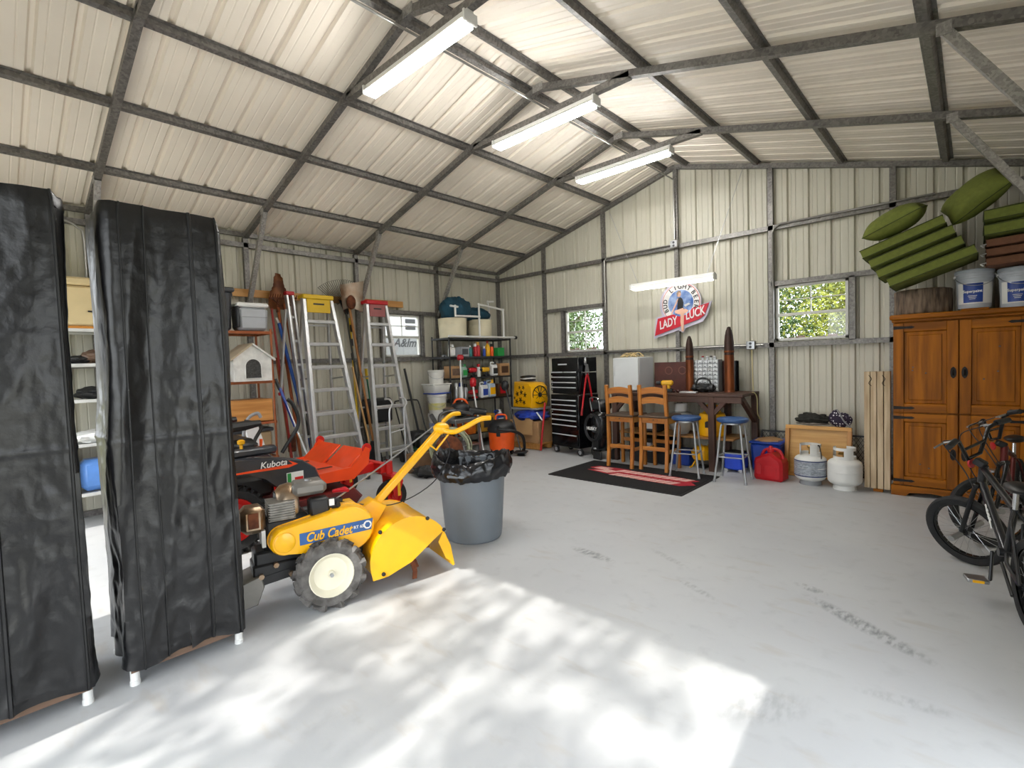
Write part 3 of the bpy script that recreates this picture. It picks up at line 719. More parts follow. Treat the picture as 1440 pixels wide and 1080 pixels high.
# ---- bicycles
def bicycle(label, loc, rz, steer, wr, paint, decal):
    t = thing('bicycle', label, 'bicycle', loc, rz, 'parked bicycles'); WB = .93
    FP = mat(paint[0], paint[1], .3, .3, var=.1, coat=.3)
    def wheel(parent, c):
        o = B().lathe([(wr-.052, -.018), (wr-.04, -.024), (wr-.015, -.025), (wr-.003, -.014), (wr, 0), (wr-.003, .014), (wr-.015, .025), (wr-.04, .024), (wr-.052, .018)], 48, axis='Y', cap=False).build('wheel', RUBBER, parent, c)
        B().lathe([(wr-.062, -.012), (wr-.044, -.014), (wr-.044, .014), (wr-.062, .012), (wr-.062, -.012)], 48, axis='Y', cap=False).build('rim', BLACKG, o)
        B().lathe([(.0, -.045), (.012, -.045), (.012, -.028), (.026, -.026), (.018, -.015), (.018, .015), (.026, .026), (.012, .028), (.012, .045), (0, .045)], 14, axis='Y').build('hub', BLACK, o)
        for k in range(28):
            a = 2*PI*k/28; s = 1 if k % 2 else -1; a2 = a+.5*(1 if k % 4 < 2 else -1)
            B().tube([(.024*math.cos(a2), s*.024, .024*math.sin(a2)), ((wr-.055)*math.cos(a), 0, (wr-.055)*math.sin(a))], .0012, 4).build('spoke', STEEL, o)
        return o
    rw = wheel(t, (0, 0, wr)); BBp = (.36, 0, .285); SH_ = (.25, 0, .56); HT, HB = V((.73, 0, .70)), V((.765, 0, .59))
    b = B(); b.tube([HB, BBp], .022, 12).tube([HT-V((.0, 0, .02)), SH_], .018, 12).tube([BBp, SH_], .016, 12).cyl((.36, -.035, .285), (.36, .035, .285), .024, n=14).cyl(HB, HT, .023, n=14)
    for s in (-1, 1): b.tube([(0, s*.055, wr), (.2, s*.045, .275), BBp], .010, 8).tube([(0, s*.055, wr), (.2, s*.03, .5), SH_], .008, 8)
    b.build('frame', FP, t)
    B().tube([SH_, (.235, 0, .66)], .013, 10).build('seat_post', CHROME, t)
    b = B(); b.ball((.20, 0, .69), (.13, .065, .03), 16, 8, lambda d: 1-.35*max(0, d.x)).build('saddle', BLACK, t)
    ax = (HT-HB).normalized(); piv = HB
    st = bpy.data.objects.new('steering_assembly', None); 
    fm = M.Translation(HT) @ M.Rotation(steer, 4, ax) @ M.Translation(-HT)
    def q(p): return fm @ V(p)
    fc = V((WB, 0, wr)); b = B()
    for s in (-1, 1): b.tube([q((.775, s*.05, .575)), q((.80, s*.055, .52)), q((fc.x, s*.055, wr))], .013, 10)
    b.bar(q((.772, -.06, .58)), q((.772, .06, .58)), .035, .03, bev=.006); b.build('fork', BLACKG, t)
    fw = wheel(t, (0, 0, 0)); fw.matrix_local = fm @ M.Translation(fc)
    for s in (-1, 1): B().cyl(q((fc.x, s*.06, wr)), q((fc.x, s*.15, wr)), .019, n=12).build('peg', STEEL, t)
    b = B(); b.bar(q(HT+V((-.01, 0, .0))), q(HT+V((.04, 0, .035))), .05, .045, bev=.008); b.build('stem', BLACK, t)
    c0 = HT+V((.04, 0, .04)); b = B()
    b.tube([q(c0+V(p)) for p in [(-.06, -.27, .17), (-.05, -.2, .18), (-.03, -.14, .16), (0, -.06, .02), (0, .06, .02), (-.03, .14, .16), (-.05, .2, .18), (-.06, .27, .17)]], .0115, 10)
    b.tube([q(c0+V((-.015, -.10, .09))), q(c0+V((-.015, .10, .09)))], .009, 8); b.build('handlebar', BLACKG, t)
    for s in (-1, 1):
        B().tube([q(c0+V((-.048, s*.19, .18))), q(c0+V((-.062, s*.285, .17)))], .017, 10).build('grip', BLACK, t)
        B().tube([q(c0+V((-.04, s*.17, .175))), q(c0+V((.03, s*.18, .16))), q(c0+V((.04, s*.25, .15)))], .006, 6).build('brake_lever', STEEL, t)
        B().tube(spline([q(c0+V((0, s*.15, .17))), q(c0+V((.1, s*.08, .12))), q(c0+V((.06, s*.03, -.06))), q((.80, s*.03, .56))], 6), .0035, 6).build('brake_cable', BLACK, t)
    B().lathe([(.028, 0), (.03, .01), (.0, .014)], 14, (0, 0, 0)).build('reflector', RED, t).matrix_local = fm @ M.Translation(c0+V((.02, 0, -.03))) @ M.Rotation(R(90), 4, 'Y')
    B().lathe([(.07, -.004), (.075, 0), (.07, .004), (.05, 0), (.07, -.004)], 28, (.36, -.05, .285), 'Y', cap=False).build('chainring', STEEL, t)
    B().tube([(.36, -.05, .36), (.0, -.05, wr+.03), (-.03, -.05, wr), (0, -.05, wr-.03), (.36, -.05, .212)], .004, 4).build('chain', BLACK, t)
    for s, a in ((1, R(-100)), (-1, R(80))):
        e = V((.36+.165*math.cos(a), s*.075, .285+.165*math.sin(a)))
        B().bar((.36, s*.06, .285), e, .014, .024, bev=.004).build('crank_arm', BLACK, t)
        pd = B().box(e+V((0, s*.06, 0)), (.085, .095, .02), bev=.004).build('pedal', STEEL, t)
        for k in (-1, 1): B().box(e+V((k*.043, s*.06, 0)), (.006, .05, .014)).build('pedal_reflector', ORANGE if k > 0 else YEL, pd)
    B().tube([(.22, .06, .27), (.02, .075, .17)], .008, 8).build('kickstand', BLACK, t)
    if decal:
        for k in range(4): B().tube(spline([(.50+k*.022, .026, .375+k*.022), (.53+k*.022, .027, .43+k*.02), (.51+k*.024, .027, .42+k*.02), (.54+k*.022, .026, .40+k*.028)], 4), .0035, 5).build('decal_stroke', WHITEP, t)
    return t
bicycle('dark grey bicycle with front wheel turned and yellow pedal reflector', (.225, 3.50, 0), R(104), R(48), .236, ('charcoal_bike_paint', '2a2b2e'), True)
bicycle('black bicycle with red-lined frame parked between grey bicycle and wooden armoire', (.27, 5.84, 0), R(-98), R(-62), .25, ('dark_red_bike_paint', '5a1512'), False)

# ================================================================== THINGS ALONG THE BACK WALL
ARM = wood('honey_pine', 'a5620e', '7a450a', 2, .5, 2.2)
ARMX = wood('honey_pine_rail', 'a5620e', '7a450a', 0, .5, 2.2)
for m_ in (ARM, ARMX): m_.node_tree.nodes['Principled BSDF'].inputs['Specular IOR Level'].default_value = .2
IRON = mat('black_iron', '1d1a18', .55, .5, var=.3, scale=30)
t = thing('armoire', 'honey pine armoire with four panelled doors and black iron hinges', 'cabinet', (-.10, 6.15, 0))
W_, D_, H_ = .97, .50, 1.72
b = B(); b.box((0, D_/2+.012, .10+(H_-.10)/2), (W_, D_-.024, H_-.10)); b.build('carcass', ARM, t, smooth=False)
B().box((0, D_/2-.012, H_+.03), (W_+.05, D_+.05, .05), bev=.012).build('cornice', ARMX, t)
B().box((0, D_/2-.004, H_-.005), (W_+.02, D_+.02, .03), bev=.008).build('moulding', ARMX, t)
pl = [(-W_/2-.015, 0), (-W_/2+.10, 0), (-W_/2+.13, .035), (-.2, .05), (0, .03), (.2, .05), (W_/2-.13, .035), (W_/2-.10, 0), (W_/2+.015, 0), (W_/2+.015, .10), (-W_/2-.015, .10)]
B().prism(pl, .025, 'Y', -.012).build('plinth', ARMX, t, smooth=False)
for s in (-1, 1): B().box((s*(W_/2), D_/2, .05), (.02, D_, .10)).build('plinth_side', ARMX, t)
for s in (-1, 1):
    for z0, z1 in ((.115, .815), (.83, 1.69)):
        x0, x1 = (-W_/2+.006, -.004) if s < 0 else (.004, W_/2-.006)
        cx, cz, w_, h = (x0+x1)/2, (z0+z1)/2, x1-x0, z1-z0
        d = B().prism(rrect(w_-.16, h-.16, .001, 1, cx, cz), -.012, 'Y', .012, bev=.009).build('door', ARM, t)
        for k in (-1, 1): B().box((cx+k*(w_/2-.04), -.006, cz), (.08, .026, h), bev=.003).build('stile', ARM, d)
        for k in (-1, 1): B().box((cx, -.006, cz+k*(h/2-.04)), (w_-.16, .026, .08), bev=.003).build('rail', ARMX, d)
        b = B(); b.prism(rrect(w_-.23, h-.23, .001, 1, cx, cz), -.010, 'Y', .004, bev=.008); b.build('raised_field', ARM, d)
        hx = x1-.035 if s < 0 else x0+.035; hz = z0+.38 if z0 > .5 else z0+.33
        B().prism([(hx+.022*math.sin(a)*(1 if abs(math.cos(a)) < .8 else .6), hz+.055*math.cos(a)) for a in [2*PI*i/16 for i in range(16)]], -.006, 'Y', -.019).build('escutcheon', IRON, d)
        B().tube([(hx, -.024, hz+.025), (hx, -.042, hz), (hx, -.024, hz-.025)], .006, 6).build('pull', IRON, d)
        ox = x0 if s < 0 else x1
        for z in (z1-.04, z0+.04):
            B().prism([(ox, z-.016), (ox-s*.05, z-.014), (ox-s*.10, z-.010), (ox-s*.14, z-.013), (ox-s*.165, z), (ox-s*.14, z+.013), (ox-s*.10, z+.010), (ox-s*.05, z+.014), (ox, z+.016)][::1], -.004, 'Y', -.019).build('strap_hinge', IRON, d)
        for k in range(3 if z0 > .5 else 2):
            B().lathe([(.008, 0), (.007, -.0015), (0, -.0015)], 10, (cx+random.uniform(-.1, .1), -.0065, cz+random.uniform(-.2, .2)), 'Y').build('knot', BROWN, d)
TOP = 1.776
BARK = mat('bark', '7d6b59', .9, col2='3d3128', scale=5, stretch=(6, 6, 1), bump=1.0, bscale=8)
t = thing('log_stump', 'short bark-covered log section lying flat on top of armoire', 'log', (-.375, 6.40, TOP))
def brk(a, z): return 1+.03*NZ.noise(V((math.cos(a)*6, math.sin(a)*6, z*4)))+.03*NZ.noise(V((math.cos(a)*22, math.sin(a)*22, z*5)))
B().lathe([(.212, 0), (.222, .01)]+[(.222, .01+.215*i/12) for i in range(1, 12)]+[(.222, .23), (.21, .24)], 90, fn=brk).build('bark', BARK, t, angle=80)
B().lathe([(.20, .233), (.19, .244), (.12, .242), (.118, .244), (.06, .242), (0, .244)], 40, fn=lambda a, z: brk(a, 0)).build('cut_face', wood('end_grain', 'c1a074', '8f6d45', 2), t)

def paint_bucket(label, x, y):
    t = thing('paint_bucket', label, 'bucket', (x, y, TOP+(.022 if x < .1 else 0)), R(8), 'paint buckets on the armoire'); t.scale = (.9, .9, 1)
    B().lathe([(.128, 0), (.13, .01), (.142, .27), (.15, .272), (.15, .29), (.145, .292), (.146, .315), (.152, .318), (.152, .335), (.143, .337)], 40).build('pail', mat('pail_grey', 'b6bcc4', .45, var=.05), t, angle=30)
    B().lathe([(.156, .325), (.157, .345), (.150, .355), (.135, .352), (.132, .345), (0, .345)], 40).build('lid', mat('pail_lid', 'aab2bb', .45, var=.05), t, angle=30)
    def band(r, z0, z1, a0, a1): return B().grid(lambda i, j: ((r+.010*(z0+(z1-z0)*j)/.27)*math.cos(a0+(a1-a0)*i), (r+.010*(z0+(z1-z0)*j)/.27)*math.sin(a0+(a1-a0)*i), z0+(z1-z0)*j), 16, 1)
    band(.1325, .04, .23, R(-160), R(-20)).build('label_sheet', WHITEP, t)
    lb = band(.1335, .05, .225, R(-135), R(-70)).build('label_panel', mat('label_blue', '1d3f8f', .4, var=.15), t)
    text('Superpaint', .034, WHITEP, t, (-.034, -.1425, .15), (PI/2, 0, R(-13)), bold=.0006)
    for k in range(3): B().box((-.034, -.1415, .11-k*.014), (.07-.012*k, .002, .004), rot=R(-13)).build('print_line', WHITEP, t)
    b = B(); b.tube([(.155*math.cos(a), .155*math.sin(a)*1.02, .30-.10*math.sin(-a)) for a in [R(-180+i*15) for i in range(13)]], .003, 6); b.build('bail_handle', STEEL, t)
    for s in (-1, 1): B().cyl((s*.146, 0, .30), (s*.162, 0, .30), .013, n=10).build('ear', WHITE, t)
    return t
paint_bucket('five-gallon white paint bucket with blue label beside the log section', .0, 6.36)
paint_bucket('five-gallon white paint bucket with blue label under the brown cushions', .29, 6.345)
tag(B().box((.005, 6.29, TOP+.011), (.19, .07, .022), bev=.002).build('wood_strip', ARMX), 'orange wood strip under the front of the paint bucket beside the log', 'strip')
tag(B().box((.005, 6.44, TOP+.011), (.19, .07, .022), bev=.002).build('wood_strip', ARMX), 'orange wood strip under the wall side of the paint bucket beside the log', 'strip')

# ---- cushions
OLIVE = mat('olive_canvas', '68712b', .85, var=.10, scale=30, bump=.25, bscale=180)
OLIVED = mat('olive_piping', '363f17', .85)
CHOC = mat('brown_canvas', '6b4630', .85, var=.1, scale=30, bump=.25, bscale=180)
def slab(label, c, dims, rot, m=OLIVE, group='cushions on the armoire', name='cushion'):
    t = thing(name, label, 'cushion', c, group=group, rot=rot); lx, ly, lz = dims
    def fn(d):
        return 1
    b = B(); n = 14
    # superellipsoid-like pad with a soft crown
    def P(i, j, sgn):
        u, v = -1+2*i/n, -1+2*j/n; e = max(abs(u), abs(v))
        h = .5*lz*(.86+.14*(1-u*u)*(1-v*v))*(1-max(0, e-.9)/.1*.22)
        k = 1-.015*max(0, e-.9)/.1
        return (u*lx/2*k, v*ly/2*k, sgn*h+.004*NZ.noise(V((u*3+c[0]*9, v*3, sgn+c[2]*7))))
    top = [P(i, j, 1) for j in range(n+1) for i in range(n+1)]; bot = [P(i, j, -1) for j in range(n+1) for i in range(n+1)]
    q = n+1; N_ = q*q; fs = []
    for j in range(n):
        for i in range(n): fs += [(j*q+i, j*q+i+1, (j+1)*q+i+1, (j+1)*q+i), (N_+j*q+i, N_+(j+1)*q+i, N_+(j+1)*q+i+1, N_+j*q+i+1)]
    rim = [i for i in range(q)]+[j*q+n for j in range(1, q)]+[n*q+i for i in range(n-1, -1, -1)]+[j*q for j in range(n-1, 0, -1)]
    for a, b_ in zip(rim, rim[1:]+rim[:1]): fs.append((a, b_, N_+b_, N_+a))
    b.add(top+bot, fs); b.build('pad', m, t, angle=60)
    for s in (-1, 1):
        z = s*lz*.335
        B().tube([(x*lx*.496, y*ly*.496, z) for x, y in ((-1, -1), (0, -1), (1, -1), (1, 0), (1, 1), (0, 1), (-1, 1), (-1, 0))], .0045, 6, closed=True).build('piping', OLIVED if m is OLIVE else CHOC, t)
    return t
TIL = R(-19.5)
lbs = ['olive green seat cushion resting on the log, lowest of the tilted stack', 'olive green seat cushion second from the bottom of the tilted stack', 'olive green seat cushion third from the bottom of the tilted stack', 'olive green seat cushion at the top of the tilted stack under a pillow']
ux, uz = math.cos(TIL), -math.sin(TIL)
for k, (sh, lb) in enumerate(zip((.015, -.02, -.035, -.055), lbs)):
    c0 = V((-.32, 6.27, 2.185)); c = c0+V((ux, 0, uz))*sh*1.4+V((-uz, 0, ux))*(.119*k)
    slab(lb, tuple(c), (.665, .52, .115), (0, TIL, 0))
def pillow(label, c, dims, rot, seed):
    t = thing('pillow', label, 'pillow', c, group='pillows on the armoire', rot=rot)
    def fn(i, j, s):
        u, v = -1+2*i, -1+2*j; th = max(0, (1-abs(u)**2.6)*(1-abs(v)**2.6))**.5
        w_ = .05*NZ.noise(V((u*2+seed, v*2, 1)))+.07*abs(NZ.noise(V((u*5+seed, v*5, 2))))*(1-th*.4)
        pin = 1-.07*(1-abs(u))*abs(v)**3
        pin2 = 1-.07*(1-abs(v))*abs(u)**3
        return (u*dims[0]/2*pin2, v*dims[1]/2*pin, s*dims[2]/2*max(0, th-w_*th))
    b = B(); b.grid(lambda i, j: fn(i, j, 1), 30, 30); b.grid(lambda i, j: fn(i, j, -1), 30, 30); b.build('case', OLIVE, t, angle=80)
    B().tube([(u*dims[0]*.497*(1-.07*(1-abs(v))), v*dims[1]*.497*(1-.07*(1-abs(u))), 0) for u, v in [(-1+i/4, -1) for i in range(8)]+[(1, -1+i/4) for i in range(8)]+[(1-i/4, 1) for i in range(8)]+[(-1, 1-i/4) for i in range(8)]], .004, 6, closed=True).build('piping', OLIVED, t)
    return t
pillow('plump olive pillow lying on the topmost tilted cushion', (-.575, 6.20, 2.69), (.50, .46, .24), (R(14), R(-22), R(-8)), 3)
pillow('plump olive pillow propped between the two cushion stacks', (.0, 6.36, 2.83), (.50, .46, .24), (R(38), R(-36), R(-10)), 9)
for k, lb in enumerate(('brown seat cushion lying directly on the bucket lid', 'brown seat cushion in the middle of the brown three', 'brown seat cushion uppermost of the brown three')):
    s_ = slab(lb, (.255, 6.33, 2.185+k*.082), (.36, .50, .08), (0, R(-2), 0), CHOC)
    B().tube([(-.18, -.2, .0), (-.215, -.22, -.01), (-.2, -.25, -.03)], .006, 6).build('tie', WHITE, s_)
for k, lb in enumerate(('olive green seat cushion lying directly on the brown cushions', 'olive green seat cushion on top of the level stack')):
    slab(lb, (.245, 6.33, 2.465+k*.128), (.37, .52, .125), (0, R(-3), 0))

# ---- folded wooden trestle
WHW = wood('bleached_boards', 'cdb898', 'a88f6e', 2, .6)
t = thing('folded_trestle', 'two pairs of bleached boards standing upright beside the armoire', 'trestle', (-.71, 6.20, 0))
for k, x in enumerate((-.087, -.033, .022, .078)):
    B().box((x, 0, .03+.60), (.049, .09, 1.19), bev=.003).build('board', WHW, t)
for x in (-.06, .05): B().tube(spline([(x-.012, -.047, 1.19), (x+.012, -.047, 1.15), (x-.012, -.047, 1.11), (x+.012, -.047, 1.08)], 4), .003, 5).build('hinge_wire', IRON, t)
B().box((0, .01, .017), (.08, .07, .034), bev=.003).build('foot_block', ARMX, t)

# ---- framed board leaning on the wall, clothes on it
t = thing('framed_board', 'shallow pine frame with plywood back leaning behind the gas cylinders', 'board', (-1.315, 6.47, 0), rot=(R(-9), 0, 0))
for z in (.575,): B().box((0, 0, z), (.66, .05, .045), bev=.003).build('frame_rail', wood('pine_rail', 'cf9a4e', 'b37f38', 0), t)
B().box((0, 0, .024), (.66, .05, .045), bev=.003).build('frame_rail', _mats['pine_rail'], t)
for s in (-1, 1): B().box((s*.31, 0, .30), (.045, .05, .51), bev=.003).build('frame_stile', PINEZ, t)
B().box((0, .018, .30), (.58, .01, .51)).build('plywood', wood('plywood', 'd0a25c', 'bb8a45', 0), t)
DCLOTH = mat('dark_cloth', '25241f', .9, var=.35, scale=18, bump=.4); 
def blob(seed, amp, f): return lambda d: 1+amp*NZ.noise(d*f+V((seed, 0, 0)))+amp*.6*NZ.noise(d*f*2.3+V((0, seed, 0)))
t = tag(B().ball((-1.37, 6.60, .665), (.165, .085, .062), 40, 24, blob(3, .35, 2.6)).build('gloves', DCLOTH), 'dark bundled work gloves lying on the framed pine board', 'gloves')
t = tag(B().ball((-1.37, 6.59, .615), (.17, .08, .016), 30, 10, blob(5, .2, 3)).build('rag', mat('grey_cloth', '6e675f', .9, var=.3, scale=20)), 'folded grey cloth under the dark gloves on the pine board', 'cloth')
DOT = bpy.data.materials.new('polka_dot_cloth'); DOT.use_nodes = True; nt = DOT.node_tree
tc = nt.nodes.new('ShaderNodeTexCoord'); vo = nt.nodes.new('ShaderNodeTexVoronoi'); vo.inputs['Scale'].default_value = 34; vo.inputs['Randomness'].default_value = .25
rpn = nt.nodes.new('ShaderNodeValToRGB'); rpn.color_ramp.interpolation = 'CONSTANT'; rpn.color_ramp.elements[0].color = (.75, .73, .76, 1); rpn.color_ramp.elements[1].color = (.022, .014, .035, 1); rpn.color_ramp.elements[1].position = .30
nt.links.new(tc.outputs['Object'], vo.inputs[0]); nt.links.new(vo.outputs[0], rpn.inputs[0]); nt.links.new(rpn.outputs[0], nt.nodes['Principled BSDF'].inputs[0]); nt.nodes['Principled BSDF'].inputs['Roughness'].default_value = .85
t = thing('polka_dot_bag', 'dark polka-dot cloth bag standing on the end of the framed board', 'bag', (-1.10, 6.60, .60))
B().ball((0, 0, .085), (.115, .075, .105), 32, 22, lambda d: (1-.35*max(0, d.z)*(d.x > -.2))*(1+.08*NZ.noise(d*3))).build('bag_body', DOT, t)
B().tube(spline([(-.02, -.075, .19), (.01, -.085, .14), (.05, -.08, .06), (.10, -.05, 0)], 6), .008, 6).build('strap', GREY, t)

# ---- gas cylinders
GASW = mat('cylinder_white', 'dcdcd8', .38, var=.05)
def cylinder(label, x, y, rz, wrap):
    t = thing('gas_cylinder', label, 'gas cylinder', (x, y, 0), rz, 'propane cylinders')
    B().lathe([(.105, 0), (.108, .004), (.10, .045), (.09, .05)], 32).build('foot_ring', GASW if not wrap else GREY, t)
    prof = [(.0, .03)]+[(.155*math.sin(R(a))**.75, .105-.07*math.cos(R(a))) for a in range(10, 91, 10)]+[(.155, .265)]+[(.155*math.cos(R(a))**.75, .265+.065*math.sin(R(a))) for a in range(10, 81, 10)]+[(0, .331)]
    B().lathe(prof, 40).build('vessel', GASW, t, angle=50)
    B().lathe([(.1555, .182), (.157, .186), (.157, .192), (.1555, .196)], 40, cap=False).build('weld_seam', GASW, t)
    def collar(i, j): a = R(-60)+i*R(300); return (0, 0, 0)
    b = B()
    # collar with hand holes: band below, band above, posts between
    for a0, a1, z0, z1 in ((0, 300, 0, .035), (0, 300, .095, .125), (0, 40, .03, .10), (125, 175, .03, .10), (260, 300, .03, .10)):
        for rr in (.098, .102): b.grid(lambda i, j: (rr*math.cos(R(-60+a0+(a1-a0)*i)), rr*math.sin(R(-60+a0+(a1-a0)*i)), .315+z0+(z1-z0)*j), 16, 1)
    b.build('collar', GASW, t)
    b = B(); b.cyl((0, 0, .33), (0, 0, .40), .016, n=10).cyl((0, 0, .37), (.055, 0, .375), .013, n=10).lathe([(.03, .40), (.032, .41), (.02, .425)], 12); b.build('valve', mat('brass', 'b08c4a', .35, .9), t)
    if wrap:
        b = B(); b.grid(lambda i, j: (.1567*math.cos(i*2*PI), .1567*math.sin(i*2*PI), .105+.165*j), 40, 1); lb = b.build('wrap_label', mat('wrap_grey', '9aa0a8', .3, var=.35, scale=22, stretch=(1, 1, 5)), t)
        for z in (.105, .267): B().lathe([(.1572, z-.006), (.1578, z), (.1572, z+.006)], 40, cap=False).build('label_stripe', mat('navy_print', '25335e', .4), t)
        for k in range(7): B().grid(lambda i, j: (.1575*math.cos(R(-150+118*i)), .1575*math.sin(R(-150+118*i)), .125+k*.019+.009*j), 14, 1).build('label_print', mat('print_grey', '8f959d', .5, var=.35, scale=60), t)
        B().tube(spline([(.055, 0, .38), (.11, -.03, .44), (.14, -.04, .36), (.15, -.05, .30)], 5), .006, 6).build('gas_hose', BLACK, t)
    else:
        for k in range(3): B().grid(lambda i, j: (.1562*math.cos(R(-95+40*i)), .1562*math.sin(R(-95+40*i)), .21+k*.018+.008*j), 8, 1).build('stamped_print', mat('print_dark', '5c6068', .5), t)
        B().grid(lambda i, j: (.10+.04*i, -.06+.05*j, .306-.022*i), 2, 2).build('yellow_tag', YEL, t)
cylinder('white gas cylinder with a wide printed grey and navy wrap label', -1.31, 6.17, R(-20), True)
cylinder('plain white gas cylinder with small stamped print beside bleached boards', -.985, 6.12, R(-150), False)

# ---- red fuel can
t = thing('fuel_can', 'red plastic fuel can on the floor beside the framed board', 'fuel can', (-1.70, 6.14, 0), R(-6))
b = B(); b.prism([(-.155, .02), (-.135, 0), (.135, 0), (.155, .02), (.155, .20), (.14, .245), (.06, .30), (.035, .32), (-.06, .29), (-.14, .25), (-.155, .20)], .22, 'Y', -.11, bev=.03); fb = b.build('body', RED, t)
B().tube(spline([(-.10, 0, .27), (-.06, 0, .335), (.03, 0, .355), (.10, 0, .33), (.135, 0, .25)], 5), .017, 10).build('handle', RED, t)
B().lathe([(.035, 0), (.037, .03), (.025, .04), (.018, .075), (0, .08)], 16, (.0, 0, .31)).build('cap', RED, t)
B().prism(rrect(.13, .11, .015, 3, .035, .115), .006, 'Y', -.115).build('embossed_panel', RED, t); B().prism(rrect(.05, .12, .015, 3, -.09, .13), .006, 'Y', -.115).build('embossed_panel', RED, t)

# ---- expanded-metal screen
t = thing('mesh_panel', 'black expanded-metal panel leaning along the foot of the back wall', 'mesh panel', (-1.40, 6.755, 0), rot=(R(-3), 0, 0))
b = B(); n_ = 46; wX, hZ = 1.16, .47; st = .042
for k in range(-12, 28):
    for s in (-1, 1):
        # diagonal strands clipped to the panel
        x0 = -wX/2+k*st*1.0 if s > 0 else wX/2-k*st
        p0, p1 = 0.0, hZ*.5
        xa, xb = x0, x0+s*hZ*.62
        lo, hi = -wX/2, wX/2
        ts = [0, 1]
        for lim in (lo, hi):
            if xb != xa:
                tt = (lim-xa)/(xb-xa)
                if 0 < tt < 1: ts.append(tt)
        ts.sort()
        for t0, t1 in zip(ts, ts[1:]):
            m_ = xa+(xb-xa)*(t0+t1)/2
            if lo < m_ < hi: b.bar((xa+(xb-xa)*t0, 0, hZ*t0+.005), (xa+(xb-xa)*t1, 0, hZ*t1), .004, .004, up=(0, 1, 0))
b.build('strands', BLACK, t, smooth=False)
for z in (.008, hZ): B().bar((-wX/2, 0, z), (wX/2, 0, z), .02, .02).build('edge_bar', BLACK, t)
for s in (-1, 1): B().bar((s*wX/2, 0, 0), (s*wX/2, 0, hZ), .02, .02, up=(0, 1, 0)).build('edge_bar', BLACK, t)

# ---- blue bins beside the stool
t = thing('recycling_bin', 'blue recycling bin behind the chrome stool nearest the fuel can', 'bin', (-1.83, 6.56, 0))
b = B(); b.box((0, 0, .19), (.30, .36, .36), bev=.03, top=(1.12, 1.1)); b.build('tub', BLUE, t); B().box((0, 0, .375), (.36, .42, .03), bev=.012).build('rim', BLUE, t)
B().ball((0, 0, .385), (.15, .18, .035), 20, 8, blob(2, .3, 3)).build('contents', CARD, t)
t = thing('tool_case', 'small bright blue rolling case under the workbench corner', 'case', (-2.16, 6.36, 0))
B().box((0, 0, .13), (.22, .24, .20), bev=.02).build('case_body', mat('bright_blue', '2247c4', .4, var=.1), t); B().box((0, -.0, .24), (.2, .2, .02), bev=.006).build('lid', BLACK, t)
for sx in (-1, 1):
    for sy in (-1, 1): B().lathe([(.0, -.012), (.024, -.012), (.026, 0), (.024, .012), (0, .012)], 14, (sx*.085, sy*.10, .026), 'Y').build('caster', CHROME, t)

# ---- chrome stools with blue seats
STOOLM = mat('dull_stool_steel', '9da0a1', .4, .6, var=.15)
BSEAT = mat('blue_vinyl_seat', '2b4f80', .4, var=.08)
def stool(label, x, y, rz):
    t = thing('bar_stool', label, 'stool', (x, y, 0), rz, 'chrome stools with blue seats')
    B().lathe([(.0, .675), (.15, .675), (.166, .685), (.172, .70), (.168, .715), (.15, .725), (.08, .73), (0, .732)], 36).build('seat', BSEAT, t)
    B().lathe([(.12, .655), (.12, .677)], 24, cap=True).build('seat_ring', STEEL, t)
    for k in range(4):
        a = PI/4+k*PI/2; c, s = math.cos(a), math.sin(a)
        B().tube(spline([(.06*c, .06*s, .663), (.125*c, .125*s, .655), (.148*c, .148*s, .61), (.19*c, .19*s, .30), (.235*c, .235*s, .012)], 5), .0125, 10).build('leg', STOOLM, t)
        B().lathe([(.017, 0), (.017, .02), (.0135, .03)], 10, (.235*c, .235*s, 0)).build('rubber_foot', GREY, t)
    rr = .192
    for k in range(4):
        a, a2 = PI/4+k*PI/2, PI/4+(k+1)*PI/2
        B().tube([(rr*math.cos(a), rr*math.sin(a), .285), (rr*math.cos(a2), rr*math.sin(a2), .285)], .008, 8).build('stretcher', STOOLM, t)
stool('chrome stool with blue round seat standing on the black mat edge', -2.545, 5.80, R(12))
stool('chrome stool with blue round seat standing off the mat near the fuel can', -2.02, 5.85, R(6))

